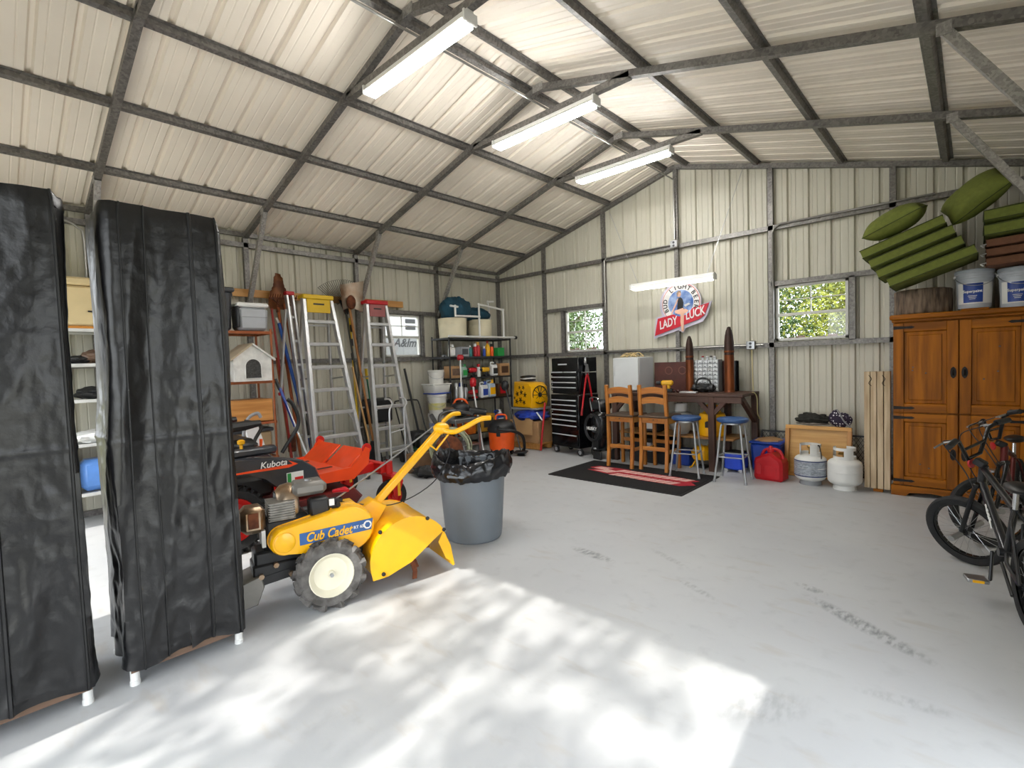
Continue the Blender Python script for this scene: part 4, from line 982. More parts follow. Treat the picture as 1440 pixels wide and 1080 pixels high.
# ---- wooden bar chairs
CHW = wood('orange_pine_chair', 'b9772c', '995a1b', 2, .4, 3, coat=.2); CHX = wood('orange_pine_slat', 'b9772c', '995a1b', 0, .4, 3, coat=.2)
def bar_chair(label, x, y):
    t = thing('bar_chair', label, 'chair', (x, y, 0), 0, 'ladder-back bar chairs'); w_ = .35
    for s in (-1, 1):
        pts = [(s*w_/2, -.03, .0), (s*w_/2, .0, .28), (s*w_/2, .0, .70), (s*w_/2, -.035, 1.10)]; b = B()
        for p, q in zip(pts, pts[1:]): b.bar(p, q, .045, .04, bev=.005, up=(0, 1, 0))
        b.build('back_post', CHW, t)
        B().bar((s*w_/2*.96, .345, 0), (s*w_/2*.96, .345, .68), .042, .042, bev=.005, up=(0, 1, 0)).build('front_leg', CHW, t)
        B().box((s*w_/2, .17, .64), (.025, .30, .07), bev=.004).build('side_rail', PINE, t)
        B().box((s*w_/2, .17, .25), (.022, .31, .045), bev=.004).build('side_stretcher', PINE, t)
    for z in (1.0, .875):
        n = 10; up = [(-w_/2+w_*i/n, z+.045+.03*math.sin(PI*i/n)) for i in range(n+1)]; lo = [(-w_/2+w_*i/n, z-.03+.025*math.sin(PI*i/n)) for i in range(n, -1, -1)]
        B().prism(up+lo, .02, 'Y', -.03 if z > .9 else -.022).build('back_slat', CHX, t)
    ap = B().box((0, -.002, .655), (w_-.03, .024, .085), bev=.003).build('apron', CHX, t)
    for k, r_ in ((-1, .006), (0, .010), (1, .006)): B().lathe([(r_, -.0145), (r_*.8, -.0165), (0, -.0165)], 10, (k*.055, 0, .655), 'Y').build('bored_hole', BROWN, ap)
    B().box((0, .345, .65), (w_-.04, .022, .07), bev=.003).build('front_rail', CHX, t)
    B().box((0, .165, .695), (w_+.05, .42, .028), bev=.008).build('seat', mat('dark_seat', '4b3a2b', .6, var=.2), t)
    B().box((0, .0, .285), (w_-.03, .022, .05), bev=.003).build('back_stretcher', CHX, t); B().box((0, .345, .33), (w_-.04, .022, .05), bev=.003).build('front_stretcher', CHX, t)
bar_chair('orange pine ladder-back bar chair beside the black compressor', -3.42, 5.74)
bar_chair('orange pine ladder-back bar chair between its twin and the blue stools', -2.965, 5.79)

# ---- black door mat with red and pale lettering shapes
t = thing('floor_mat', 'large black rubber-edged mat with red and pale slanted lettering', 'mat', (-3.085, 5.40, 0))
B().prism(rrect(1.77, 1.06, .02), .009, 'Z', 0).build('edge', mat('mat_rubber', '0c0c0d', .8), t)
B().prism(rrect(1.70, .99, .01), .005, 'Z', .006).build('carpet', mat('mat_carpet', '0a0a0b', .95, var=.3, scale=60, bump=.5, bscale=200), t)
MR = mat('mat_red', 'a31a2a', .95, var=.15, scale=50); MP = mat('mat_pale', 'd9b0a8', .95, var=.15, scale=50)
def para(x0, x1, y0, y1, k): return [(x0+k*y0, y0), (x1+k*y0, y0), (x1+k*y1, y1), (x0+k*y1, y1)]
B().prism([(-.66, .10), (-.60, .23), (-.20, .24), (-.08, .20), (.50, .20), (.80, .14), (.74, .04), (.84, -.06), (.70, -.18), (.20, -.17), (.05, -.12), (-.30, -.10), (-.62, -.03), (-.50, .05)], .0012, 'Z', .0112).build('red_print', MR, t)
for row, (y0, y1, xa, xb, n) in enumerate(((.07, .19, -.30, .68, 9), (-.14, -.015, -.16, .70, 9))):
    for k in range(n):
        x = xa+(xb-xa)*k/n; w_ = (xb-xa)/n*.80
        B().prism(para(x, x+w_, y0-.012*k*.3, y1-.012*k*.3, .5), .0012, 'Z', .0122).build('letter_shape', MP, t)
B().prism([(-.60, .10), (-.55, .20), (-.36, .20), (-.42, .13), (-.20, .06), (-.30, -.06), (-.52, -.02), (-.40, .05)], .0012, 'Z', .0122).build('emblem_shape', MP, t)

# ---- tool chest
t = thing('tool_chest', 'tall black rolling tool chest with silver drawer pulls below the small window', 'tool chest', (-4.60, 6.10, 0), R(-11))
CW, CD = .62, .42
B().box((0, CD/2, .52), (CW, CD, .80), bev=.006).build('lower_cabinet', BLACKG, t)
B().box((0, CD/2+.01, 1.21), (CW-.02, CD-.03, .55), bev=.006).build('top_box', BLACKG, t)
PULL = mat('drawer_pull', 'c9cbcd', .35, .25)
w_ = CW-.04
for zp, h in ((.31, .17), (.454, .07), (.534, .07), (.61, .07), (.687, .07), (.765, .07), (.84, .07), (1.033, .07), (1.11, .07), (1.19, .07), (1.267, .07)):
    yo = .012 if zp > .95 else 0
    d = B().box((0, -.008+yo, zp+.016-h/2), (w_, .02, h-.006), bev=.003).build('drawer', BLACKG, t)
    for xc, ww in (((-.14, .27), (.15, .27)) if zp > 1.25 else ((0, w_-.03),)): B().box((xc, -.024+yo, zp), (ww, .014, .017), bev=.004).build('drawer_pull', PULL, d)
    if zp in (1.033, .687, 1.11): B().lathe([(.007, 0), (.007, -.004), (0, -.004)], 10, (-w_/2+.03, -.018+yo, zp-.03), 'Y').build('lock', PULL, d)
B().box((-.02, -.0, 1.386), (.20, .012, .02), bev=.004).build('lid_handle', PULL, t)
B().box((.205, -.002, .178), (.15, .006, .035), bev=.002).build('badge', PULL, t); text('HUSKY', .030, BLACKG, t, (.205, -.006, .178), RX90)
B().tube([(CW/2+.01, .08, 1.26), (CW/2+.045, .08, 1.26), (CW/2+.045, .34, 1.26), (CW/2+.01, .34, 1.26)], .009, 8).build('side_handle', CHROME, t)
for sx in (-1, 1):
    for sy in (.06, .36):
        c = B().lathe([(0, -.016), (.04, -.018), (.055, -.014), (.056, 0), (.055, .014), (.04, .018), (0, .016)], 20, (sx*.27, sy, .056), 'Y').build('caster', RUBBER, t)
        B().lathe([(0, -.0195), (.03, -.0195), (.034, -.017), (.034, .017), (.03, .0195), (0, .0195)], 16, (sx*.27, sy, .056), 'Y').build('caster_hub', GREY, c)
        B().box((sx*.27, sy, .112), (.05, .06, .015)).build('caster_plate', STEEL, c)
t = thing('bolt_cutter', 'red-handled bolt cutter hanging on the side of the tool chest', 'bolt cutter', (-4.235, 6.20, 0), R(-11))
for s in (-1, 1):
    B().tube([(0, 0, 1.25), (0, s*.03, 1.16), (0, s*.075, .95), (0, s*.13, .66)], .013, 8).build('handle', RED, t)
    B().tube([(0, s*.117, .73), (0, s*.138, .62)], .017, 8).build('grip', mat('dark_red_grip', '8c1418', .6), t)
B().prism([(-.03, 1.22), (.03, 1.22), (.035, 1.28), (.015, 1.38), (-.015, 1.38), (-.035, 1.28)], .02, 'X', -.01).build('jaw', STEEL, t)
t = thing('dial_gauge', 'round white dial hanging at the top of the tool chest side', 'gauge', (-4.235, 6.15, 1.42), R(-60))
B().lathe([(0, .02), (.055, .02), (.06, 0), (.052, -.008)], 24, axis='Y').build('case', STEEL, t); B().lathe([(.05, -.006), (0, -.0065)], 24, axis='Y', cap=False).build('dial', WHITEP, t); B().bar((0, -.009, -.02), (.02, -.009, .025), .004, .002).build('needle', RED, t)

# ---- air compressor
t = thing('air_compressor', 'black upright air compressor with coiled hose between tool chest and chair', 'compressor', (-3.96, 6.12, 0), R(-10))
B().lathe([(.0, .12), (.10, .125), (.14, .16), (.15, .20), (.15, .62), (.14, .66), (.10, .70), (0, .71)], 28).build('tank', BLACKG, t)
B().box((0, .02, .78), (.24, .24, .16), bev=.04).build('pump_cover', BLACK, t); B().cyl((0, -.15, .45), (0, -.16, .45), .05, n=20).build('gauge_panel', DGREY, t)
B().tube(spline([(-.08, -.10, .70), (-.085, -.13, .86), (-.05, -.13, .90), (.05, -.13, .90), (.085, -.13, .86), (.08, -.10, .70)], 5), .011, 8).build('handle', CHROME, t)
for s in (-1, 1): B().lathe([(0, -.02), (.06, -.025), (.085, -.02), (.09, 0), (.085, .02), (.06, .025), (0, .02)], 24, (s*.17, .06, .09), 'X').build('wheel', RUBBER, t)
B().box((0, -.09, .06), (.16, .04, .12), bev=.01).build('front_foot', BLACK, t); B().box((0, -.13, .17), (.05, .03, .03), bev=.006).build('drain_valve', CHROME, t)
text('HUSKY', .062, WHITEP, t, (.0, -.198, .46), RX90, bold=.002)
b = B()
for k in range(5): b.tube([(.165*math.cos(a)*(1-.05*k), -.17-.012*(k % 2), .47+.20*math.sin(a)*(1-.04*k)) for a in [2*PI*i/28 for i in range(28)]], .0065, 6, closed=True)
b.build('air_hose', BLACK, t)
B().lathe([(.03, -.15), (.032, -.18), (0, -.182)], 16, (-.02, 0, .64), 'Y').build('pressure_gauge', CHROME, t)

# ---- workbench
BW = wood('brown_bench_timber', '4f3326', '382219', 2, .6); BWX = wood('brown_bench_top', '55382a', '3c261b', 0, .55)
BT = .972
t = thing('workbench', 'long brown timber workbench under the round sign with a lower shelf', 'workbench', (-2.90, 6.45, 0))
B().box((0, 0, BT-.018), (1.80, .62, .036), bev=.004).build('top', BWX, t)
B().box((0, -.285, BT-.075), (1.76, .03, .075), bev=.003).build('apron', BWX, t)
for x in (-.85, .52, .86):
    for y in (-.27, .27):
        if x > .8 and y < 0: continue
        B().box((x, y, (BT-.036)/2), (.075, .075, BT-.036), bev=.004).build('leg', BW, t)
for x, d in ((.52, -1), (.52, 1), (-.85, 1)): B().bar((x, -.27, .70), (x+d*.20, -.27, .92), .05, .05).build('brace', BW, t)
B().bar((.86, -.27, .94), (.86, .25, .60), .05, .06).build('brace', BW, t)
B().box((-.05, .02, .40), (1.62, .52, .022), bev=.003).build('lower_shelf', wood('shelf_ply', 'a5773d', '8a5f2e', 0), t)

# ---- things on the bench
t = thing('mini_fridge', 'small white refrigerator standing on the workbench end', 'fridge', (-3.67, 6.36, BT), R(-3))
FRM = mat('fridge_white', 'cfd2d2', .3, var=.03)
B().box((0, .21, .245), (.42, .38, .48), bev=.008).build('cabinet', mat('fridge_side', 'bfc3c6', .4, var=.03), t); d = B().box((0, 0, .25), (.42, .045, .47), bev=.008).build('door', FRM, t)
B().box((-.19, -.026, .30), (.02, .012, .16), bev=.004).build('handle', FRM, d)
for sx in (-1, 1): B().cyl((sx*.17, .03, 0), (sx*.17, .03, .012), .018, n=10).build('foot', BLACK, t)
t = thing('antlers', 'tangle of pale antlers and dry stalks lying on the refrigerator', 'antlers', (-3.66, 6.52, BT+.487))
BONE = mat('antler', 'c9b07c', .7, var=.25, scale=20)
for k in range(10):
    a = random.uniform(0, 6.28); x, y = random.uniform(-.1, .1), random.uniform(-.06, .06); l = random.uniform(.08, .13); h = random.uniform(.03, .085)
    B().tube(spline([(x-l*math.cos(a), y-l*.6*math.sin(a), .007), (x-.3*l*math.cos(a), y, h*.9), (x+.3*l*math.cos(a), y+.02, h), (x+l*math.cos(a), y+l*.6*math.sin(a), .012)], 4), [.007]*6+[.006]*4+[.004]*3, 6).build('antler_branch', BONE, t)
t = thing('back_panel', 'dark red-brown board with ring stains standing behind the bench', 'board', (-2.83, 6.725, BT))
B().box((0, 0, .20), (1.16, .02, .40), bev=.003).build('board', mat('red_brown_board', '4a2117', .5, var=.2, scale=8), t)
for x in (-.36, -.16): B().lathe([(.05, -.011), (.058, -.012), (.045, -.012)], 24, (x, 0, .28), 'Y', cap=False).build('ring_stain', mat('ring_stain', '6b4436', .6), t)
tag(B().box((-2.31, 6.70, BT+.20), (.17, .02, .39), bev=.003).build('dark_board', BLACKG), 'narrow black board standing behind the tallest shell casing', 'board')
COPP = mat('aged_copper', '8a4a22', .45, .6, col2='5c2f17', scale=6, stretch=(3, 3, .6)); NOSE = mat('dark_shell_nose', '3f2a22', .5, .4, col2='2a1c18', scale=9)
def shell(label, x, h, r):
    t = thing('shell_casing', label, 'shell casing', (x, 6.50, BT), 0, 'artillery shells on the bench')
    k = h*.57
    B().lathe([(r*1.06, 0), (r*1.06, .012), (r*.98, .018), (r, .03), (r*.97, k), (0, k)], 28).build('case', COPP, t, angle=30)
    B().lathe([(r*.93, k), (r*.97, k+.008), (r*.95, k+.02), (r*.98, k+.05), (r*.95, h*.76), (r*.82, h*.86), (r*.58, h*.945), (r*.42, h*.965), (r*.40, h*.985), (r*.15, h), (0, h)], 28).build('projectile', NOSE, t, angle=30)
    B().lathe([(r*.985, k+.03), (r*1.02, k+.035), (r*1.02, k+.05), (r*.985, k+.055)], 28, cap=False).build('driving_band', COPP, t)
shell('brass and iron artillery shell below the round sign', -2.79, .745, .052)
shell('tallest artillery shell in front of the narrow black board', -2.275, .83, .060)
t = thing('parts_organiser', 'small-parts cabinet of clear drawers between the two shell casings', 'organiser', (-2.60, 6.62, BT))
B().box((0, .0, .21), (.34, .15, .42), bev=.003).build('cabinet', GREY, t)
CLR = mat('cloudy_drawer', 'c4c8ca', .25, var=.35, scale=25)
for i in range(5):
    for j in range(8):
        d = B().box((-.133+i*.0665, -.078, .032+j*.0515), (.058, .012, .043), bev=.003).build('drawer', CLR, t); B().box((-.133+i*.0665, -.088, .022+j*.0515), (.02, .008, .008)).build('pull', DGREY, d)
for k, (x, m_) in enumerate(((-.06, RED), (.0, WHITE), (.05, DGREY), (.1, WHITE))):
    t2 = thing('small_jar', ('red-capped', 'white-capped', 'black-capped', 'short white-lidded')[k]+' small jar on top of the parts cabinet', 'jar', (-2.60+x, 6.62, BT+.42)); B().lathe([(.018, 0), (.02, .005), (.02, .03), (.014, .036)], 14).build('glass', CLR, t2); B().lathe([(.017, .034), (.017, .05), (0, .05)], 14).build('cap', m_, t2)
DRY = mat('drill_yellow', 'e0aa18', .4, var=.06)
t = thing('cordless_drill', 'yellow and black cordless drill lying on the bench beside the fridge', 'drill', (-3.02, 6.30, BT), R(15))
b = B(); b.box((0, 0, .125), (.16, .065, .07), bev=.02).box((.02, 0, .07), (.045, .04, .09), bev=.012); b.build('housing', DRY, t)
B().box((.02, 0, .025), (.12, .075, .05), bev=.012).build('battery', BLACK, t); B().lathe([(.026, -.14), (.028, -.10), (.03, -.08)], 14, (0, 0, .125), 'X').build('chuck', BLACK, t); B().box((-.005, 0, .09), (.012, .02, .03)).build('trigger', BLACK, t)
t = thing('radio', 'black clutter of headset and cords in front of the parts cabinet', 'headset', (-2.57, 6.42, BT))
B().ball((0, 0, .055), (.14, .08, .055), 30, 16, blob(6, .3, 2.5)).build('bundle', BLACK, t); B().tube(spline([(-.12, 0, .07), (-.08, .0, .16), (.0, .0, .185), (.07, 0, .15), (.1, 0, .07)], 5), .012, 8).build('headband', BLACK, t)
for s in (-1, 1): B().lathe([(.0, -.02), (.045, -.02), (.05, 0), (.045, .02), (0, .02)], 16, (s*.11, -.02, .06), 'X').build('ear_cup', BLACK, t)
tag(B().box((-2.68, 6.20, BT+.012), (.22, .08, .022), bev=.005).build('metal_rule_box', ALU), 'flat silver case at the front edge of the workbench', 'case')
for k, x in enumerate((-2.99, -2.865)):
    t = thing('safety_glasses', ('safety glasses with dark red lenses nearest the drill', 'safety glasses with dark red lenses nearest the silver case')[k], 'glasses', (x+.12, 6.24, BT)); 
    for s in (-1, 1): B().ball((s*.028, 0, .02), (.026, .012, .018), 12, 8).build('lens', mat('dark_lens', '3a1512', .15), t); B().tube([(s*.055, 0, .02), (s*.055, .1, .012)], .003, 5).build('temple', BLACK, t)
    B().tube([(-.008, 0, .022), (.008, 0, .022)], .003, 5).build('bridge', BLACK, t)
tag(B().tube(spline([(-2.02, 6.5, BT-.01), (-1.985, 6.5, BT), (-1.965, 6.55, .9), (-1.975, 6.6, .7), (-1.96, 6.7, .62), (-2.06, 6.77, .75), (-2.09, 6.775, 1.5)], 8), .006, 6).build('extension_cord', mat('cream_cord', 'c9bd8a', .5)), 'cream extension cord dropping from the outlet box behind the bench end', 'cord')

# ---- things under the bench
t = thing('yellow_drum', 'round yellow plastic drum with carrying handle on the bench shelf', 'drum', (-2.47, 6.42, .411))
B().lathe([(.0, 0), (.15, 0), (.165, .015), (.165, .25), (.15, .29), (.07, .32), (.06, .335), (0, .335)], 32).build('drum_body', YEL, t); B().tube(spline([(-.09, 0, .30), (-.07, 0, .38), (.07, 0, .38), (.09, 0, .30)], 5), .018, 8).build('handle', YEL, t)
B().prism([(-.03, .12), (.03, .12), (.03, .19), (0, .205), (-.03, .19)], -.004, 'Y', -.163).build('warning_mark', BLACK, t)
t = thing('propane_tank', 'grey-white gas tank standing on the bench shelf behind the chairs', 'gas cylinder', (-2.90, 6.45, .411))
B().lathe([(.1, 0), (.1, .02), (.14, .06), (.152, .12), (.152, .22), (.13, .28), (.05, .31), (0, .312)], 28).build('vessel', mat('tank_grey', 'a4a49f', .45, var=.1), t); B().lathe([(.08, .29), (.085, .40), (.078, .40), (.073, .29)], 24, cap=False).build('collar', GASW, t); B().cyl((0, 0, .3), (0, 0, .37), .02, n=10).build('valve', BLACK, t)
t = thing('battery_charger', 'grey boxed charger on the bench shelf between chairs', 'charger', (-3.32, 6.42, .411)); B().box((0, 0, .09), (.28, .24, .18), bev=.02).build('case', DGREY, t); B().box((0, -.122, .10), (.16, .006, .10)).build('face_plate', WHITE, t); B().tube(spline([(-.1, 0, .17), (-.08, 0, .22), (.08, 0, .22), (.1, 0, .17)], 4), .01, 8).build('handle', BLACK, t)
t = thing('speaker_box', 'dark grey box with pale checked panel under bench shelf', 'box', (-3.30, 6.40, 0)); B().box((0, 0, .17), (.55, .36, .34), bev=.01).build('box_body', BLACK, t); B().box((0, -.182, .22), (.20, .006, .12)).build('checked_panel', mat('checked', 'cfcfcf', .5, col2='202020', scale=40), t)
t = thing('work_light', 'yellow caged work lamp on the floor under the bench', 'work light', (-2.56, 6.32, 0))
B().lathe([(.05, .10), (.12, .12), (.13, .15), (.12, .24), (.07, .28), (0, .29)], 20).build('lamp_head', YEL, t)
for a in range(6): B().tube([(.135*math.cos(a*PI/3), .135*math.sin(a*PI/3), .12), (.145*math.cos(a*PI/3), .145*math.sin(a*PI/3), .2), (.08*math.cos(a*PI/3), .08*math.sin(a*PI/3), .29)], .007, 6).build('cage_wire', YEL, t)
for sx in (-1, 1): B().tube([(sx*.13, -.1, .01), (sx*.12, -.06, .012), (sx*.08, 0, .12), (sx*.12, .06, .012), (sx*.13, .1, .01)], .01, 8).build('stand', YEL, t)
B().box((0, 0, .02), (.12, .14, .03), bev=.006).build('cord_base', BLACK, t)
tag(B().box((-2.86, 6.44, .10), (.26, .30, .20), bev=.02).build('blue_tote', BLUE), 'dark blue tote on the floor under the bench', 'tote')

# ---- round sign
t = thing('wall_sign', 'round beer-style sign with slanted red LADY LUCK banner on the back wall', 'sign', (-3.03, 6.795, 2.20))
SB = mat('sign_lilac', 'b9b4c6', .4, var=.06); SW = mat('sign_white', 'dcdad8', .4, var=.03); SBL = mat('sign_blue', '3d63a8', .35, col2='9fb4d6', scale=9); SK = mat('sign_skin', 'd9ab92', .5); SR = mat('sign_red', 'b5142a', .4, var=.08); INK = mat('sign_ink', '17171c', .4)
al = R(13)
def ban(x, z): return (x*math.cos(al)-z*math.sin(al), -.215+x*math.sin(al)+z*math.cos(al))
circ = lambda r, cx=0, cz=0: [(cx+r*math.cos(a), cz+r*math.sin(a)) for a in [2*PI*i/48 for i in range(48)]]
B().prism(circ(.305, -.015, -.005), -.012, 'Y', .02).build('backing', SB, t); B().prism([ban(*p) for p in ((-.47, -.165), (-.36, .125), (.40, .095), (.47, .10), (.36, -.07), (.28, -.135), (.03, -.15), (-.02, -.21), (-.08, -.15))], -.012, 'Y', .021).build('banner_backing', SB, t)
B().prism(circ(.285), -.012, 'Y', .012).build('ring', SW, t); B().prism(circ(.275), -.002, 'Y', -.0).build('ring_line', SR, t); B().prism(circ(.267), -.002, 'Y', -.0015).build('ring_band', SW, t); B().prism(circ(.185), -.004, 'Y', -.002).build('disc', SBL, t)
for word, a0 in (('BUD', 205), ('LIGHT', 127), ('BEER', 35)):
    for k, ch in enumerate(word):
        a = R(a0-k*17.5); text(ch, .085, INK, t, (.226*math.cos(a), -.0055, .226*math.sin(a)), (PI/2, -(a-PI/2), 0), name='letter', bold=.002)
# simple seated figure shape in dark dress
B().prism([(-.035, .075), (.005, .08), (.03, .05), (.045, .0), (.035, -.06), (.06, -.10), (-.05, -.11), (-.045, -.03)], -.003, 'Y', -.0065).build('figure_dress', INK, t)
B().prism([(x*.03-.02, z*.038+.125) for x, z in circ(1)], -.003, 'Y', -.007).build('figure_head', SK, t); B().prism([(-.055, .14), (-.03, .175), (.005, .17), (.01, .14), (-.02, .15), (-.045, .09)], -.003, 'Y', -.0085).build('figure_hair', mat('sign_hair', '8c7a66', .6), t)
B().prism([(-.045, .06), (-.025, .07), (-.06, -.02), (-.13, -.15), (-.15, -.15), (-.085, -.02)], -.003, 'Y', -.0075).build('figure_arm', SK, t); B().prism([(-.05, -.10), (.08, -.09), (.12, -.12), (.03, -.17), (-.05, -.15)], -.003, 'Y', -.0075).build('figure_lap', SK, t)
B().prism([(.05, -.03), (.12, -.01), (.14, -.03), (.07, -.06)], -.003, 'Y', -.0075).build('figure_prop', SW, t)
bn = B().prism([ban(*p) for p in ((-.44, -.13), (-.335, .10), (.0, .085), (.43, .085), (.33, -.06), (.25, -.09))], -.005, 'Y', .0).build('banner', SR, t)
for s_, x in (('LADY', -.205), ('LUCK', .205)):
    cx, cz = ban(x, -.012 if x < 0 else 0.005); text(s_, .165, SW, t, (cx, -.009, cz), (PI/2, -al, 0), shear=.3, bold=.003, sx=.66)
B().prism([ban(*p) for p in ((-.06, .13), (.07, .13), (.075, .09), (.03, -.06), (.0, -.19), (-.03, -.185), (-.015, -.05), (.02, .085), (-.055, .085))], -.004, 'Y', -.007).build('numeral_seven', SK, t)

# ================================================================== THINGS ALONG THE SIDE WALL
RZ9 = R(90)      # local x runs along the side wall, local -y faces into the room
# ---- step ladders
def stepladder(label, loc, rz, H, wt, wb, of, ob, capm, nt=7, sp=.292):
    t = thing('stepladder', label, 'ladder', loc, rz, 'aluminium stepladders')
    def fr(s, k): return V((s*(wb/2+(wt-wb)/2*k), -of*(1-k), .015+(H-.02)*k))
    def rr(s, k): return V((s*(wb*.46+(wt*.45-wb*.46)*k), .05+ob*(1-k), .015+(H-.06)*k))
    for s in (-1, 1):
        B().bar(fr(s, 0), fr(s, 1), .042, .075, bev=.003, up=(0, 1, 0)).build('front_rail', ALU, t)
        B().bar(rr(s, 0), rr(s, .985), .024, .045, bev=.003, up=(0, 1, 0)).build('rear_rail', ALU, t)
        B().box(fr(s, 0)+V((0, 0, .015)), (.04, .085, .055), bev=.006).build('foot', RED if capm is RED else DGREY, t); B().box(rr(s, 0)+V((0, 0, .01)), (.034, .055, .045), bev=.006).build('foot', RED, t)
        for k in (.25, .375):
            a = fr(s, k); c = fr(s, k-.045)
            B().bar(V((a.x*.70, a.y+.02, a.z)), V((c.x*.985, c.y+.02, c.z-.05)), .008, .016, up=(0, 1, 0)).build('tread_brace', ALU, t)
        B().bar(fr(s, .56)+V((-s*.02, .03, 0)), rr(s, .56), .006, .022).build('spreader', ALU, t)
    for i in range(1, nt+1):
        k = i*sp/H
        if k > .93: break
        a, c = fr(-1, k), fr(1, k)
        B().box((a+c)/2, ((c-a).length-.02, .085, .045), bev=.006).build('tread', ALU, t)
        if i % 2 == 1 or i < 4:
            a, c = rr(-1, k), rr(1, k); B().bar(a, c, .02, .022).build('rear_brace', ALU, t)
    B().box((0, .02, H+.0), (wt+.05, .17, .06), bev=.012).build('top_cap', capm, t)
    B().box((0, -.045, H-.115), (wt-.05, .012, .17), bev=.004).build('front_plate', capm if capm is not RED else mat('faded_red', '9c5a58', .6, var=.2), t)
    B().box((0, -.053, H-.09), (wt*.4, .004, .02)).build('plate_slot', BLACK, t)
    return t
LYEL = mat('ladder_yellow', 'd8b21c', .5, var=.1)
stepladder('tall aluminium stepladder with a bright yellow top cap', (-6.22, 3.03, 0), RZ9, 2.36, .36, .64, .50, .22, LYEL)
stepladder('aluminium stepladder with a red top cap beside the side window', (-6.22, 3.89, 0), RZ9, 2.35, .30, .56, .36, .22, RED)
t = thing('folded_ladder', 'narrow folded aluminium ladder leaning beside the yellow-capped ladder', 'ladder', (-6.12, 2.72, 0), RZ9)
for x in (-.035, .035):
    B().bar((x+.06, -.12, .012), (x, .2, 2.38), .026, .07, bev=.003, up=(0, 1, 0)).build('rail', ALU, t)
for k in range(1, 8): z = k*.30; B().bar((.06*(1-z/2.38)-.035, -.12+.32*z/2.38, z), (.06*(1-z/2.38)+.035, -.12+.32*z/2.38, z), .03, .03).build('rung', ALU, t)
B().box((0, .2, 2.40), (.11, .09, .05), bev=.01).build('top_cap', RED, t)
B().bar((-.14, .26, 1.15), (-.05, .2, 2.2), .022, .04, up=(0, 1, 0)).build('rear_leg', ALU, t); B().box((-.145, .262, 1.14), (.04, .05, .04), bev=.006).build('rubber_foot', RED, t)

# ---- board for hanging tools
tag(B().box((-6.62, 3.37, 2.41), (.03, 2.52, .095), bev=.003).build('tool_rail', PINE), 'long yellow pine board fixed along the side wall above the tools', 'board')

# ---- long-handled tools
def frame_at(p, d, up=(1, 0, 0)):
    d = V(d).normalized(); x = V(up)-d*V(up).dot(d); x.normalize(); y = d.cross(x); m = M((y, x, d)).transposed().to_4x4(); m.translation = V(p); return m
def pole(name, label, cat, p0, p1, r, m, group='long-handled tools on the side wall'):
    t = thing(name, label, cat, (p0[0], p0[1], 0), 0, group); o = V((p0[0], p0[1], 0))
    B().tube([V(p0)-o, V(p1)-o], r, 10).build('handle', m, t); return t, o
HW_ = wood('ash_handle', 'b27c45', '8f5d2e', 2, .55); HOR = mat('orange_handle', 'a8541f', .5, var=.2, scale=8)
t, o = pole('round_shovel', 'rusty round-point shovel hung blade up beside the bow rake', 'shovel', (-6.33, 2.80, .01), (-6.52, 2.66, 2.24), .019, HOR)
def blade(i, j):
    w_ = [.10, .125, .135, .135, .13, .115, .09, .07, .062, .058, .035][min(10, int(j*10+.5))]; u = -1+2*i
    return (-.20+.05*u*u+.015*math.sin(j*3), -.14+u*w_, 2.22+.46*j-.02*u*u)
B().grid(blade, 14, 20).build('blade', mat('rusty_blade', '8f5a33', .6, .3, col2='5e3620', scale=9), t); B().tube([V((-6.52, 2.66, 2.18))-o, V((-6.535, 2.655, 2.42))-o], [.024, .008], 10).build('socket', RUST, t)
t, o = pole('bow_rake', 'red bow rake with teeth turned up below the shovel blade', 'rake', (-6.25, 2.88, .01), (-6.42, 2.70, 2.28), .016, HOR)
B().bar(V((-6.42, 2.52, 2.34))-o, V((-6.42, 2.86, 2.36))-o, .018, .022).build('head_bar', RUST, t)
for k in range(12): B().bar(V((-6.42, 2.53+k*.029, 2.345))-o, V((-6.39, 2.53+k*.029, 2.395))-o, .008, .008).build('tooth', RUST, t)
B().tube([V(p)-o for p in ((-6.42, 2.56, 2.33), (-6.42, 2.65, 2.25), (-6.42, 2.70, 2.22), (-6.42, 2.76, 2.25), (-6.42, 2.84, 2.33))], .008, 6).build('bow', RUST, t)
t, o = pole('push_broom_handle', 'blue-painted long tool handle leaning beside the shovel', 'pole', (-6.02, 2.86, .02), (-6.42, 2.62, 2.03), .021, mat('blue_handle', '1c4fa3', .45, var=.1))
B().tube([V((-6.42, 2.62, 2.03))-o, V((-6.45, 2.605, 2.10))-o], .013, 8).build('tip', WHITE, t); B().tube([V((-6.13, 2.79, .6))-o, V((-6.21, 2.745, 1.0))-o], .0235, 10).build('grip', BLACK, t)
t, o = pole('grabber_pole', 'thin blue and silver reaching pole leaning behind the mower', 'pole', (-5.72, 2.72, .02), (-6.2, 2.50, 1.22), .013, ALU); B().tube([V((-6.02, 2.583, .75))-o, V((-6.2, 2.50, 1.22))-o], .017, 8).build('sleeve', BLUE, t); B().tube([V((-6.2, 2.5, 1.2))-o, V((-6.26, 2.475, 1.33))-o], .02, 8).build('head', BLACK, t)
t, o = pole('red_pole', 'red-painted wooden pole leaning under the bow rake', 'pole', (-6.28, 2.66, .01), (-6.5, 2.57, 2.22), .014, mat('red_handle', '9a2a20', .5, var=.2))
t, o = pole('orange_pole', 'orange-brown wooden pole standing between shovel and folded ladder', 'pole', (-6.38, 2.70, .01), (-6.50, 2.60, 1.6), .017, HOR); B().box(V((-6.39, 2.69, .5))-o, (.03, .10, .22), bev=.01).build('flat_head', RUST, t)
t, o = pole('leaf_rake', 'black fan leaf rake hung upside down beside the scoop shovel', 'rake', (-6.30, 3.75, .01), (-6.52, 3.60, 2.22), .014, mat('black_yellow_handle', '2b2a22', .5))
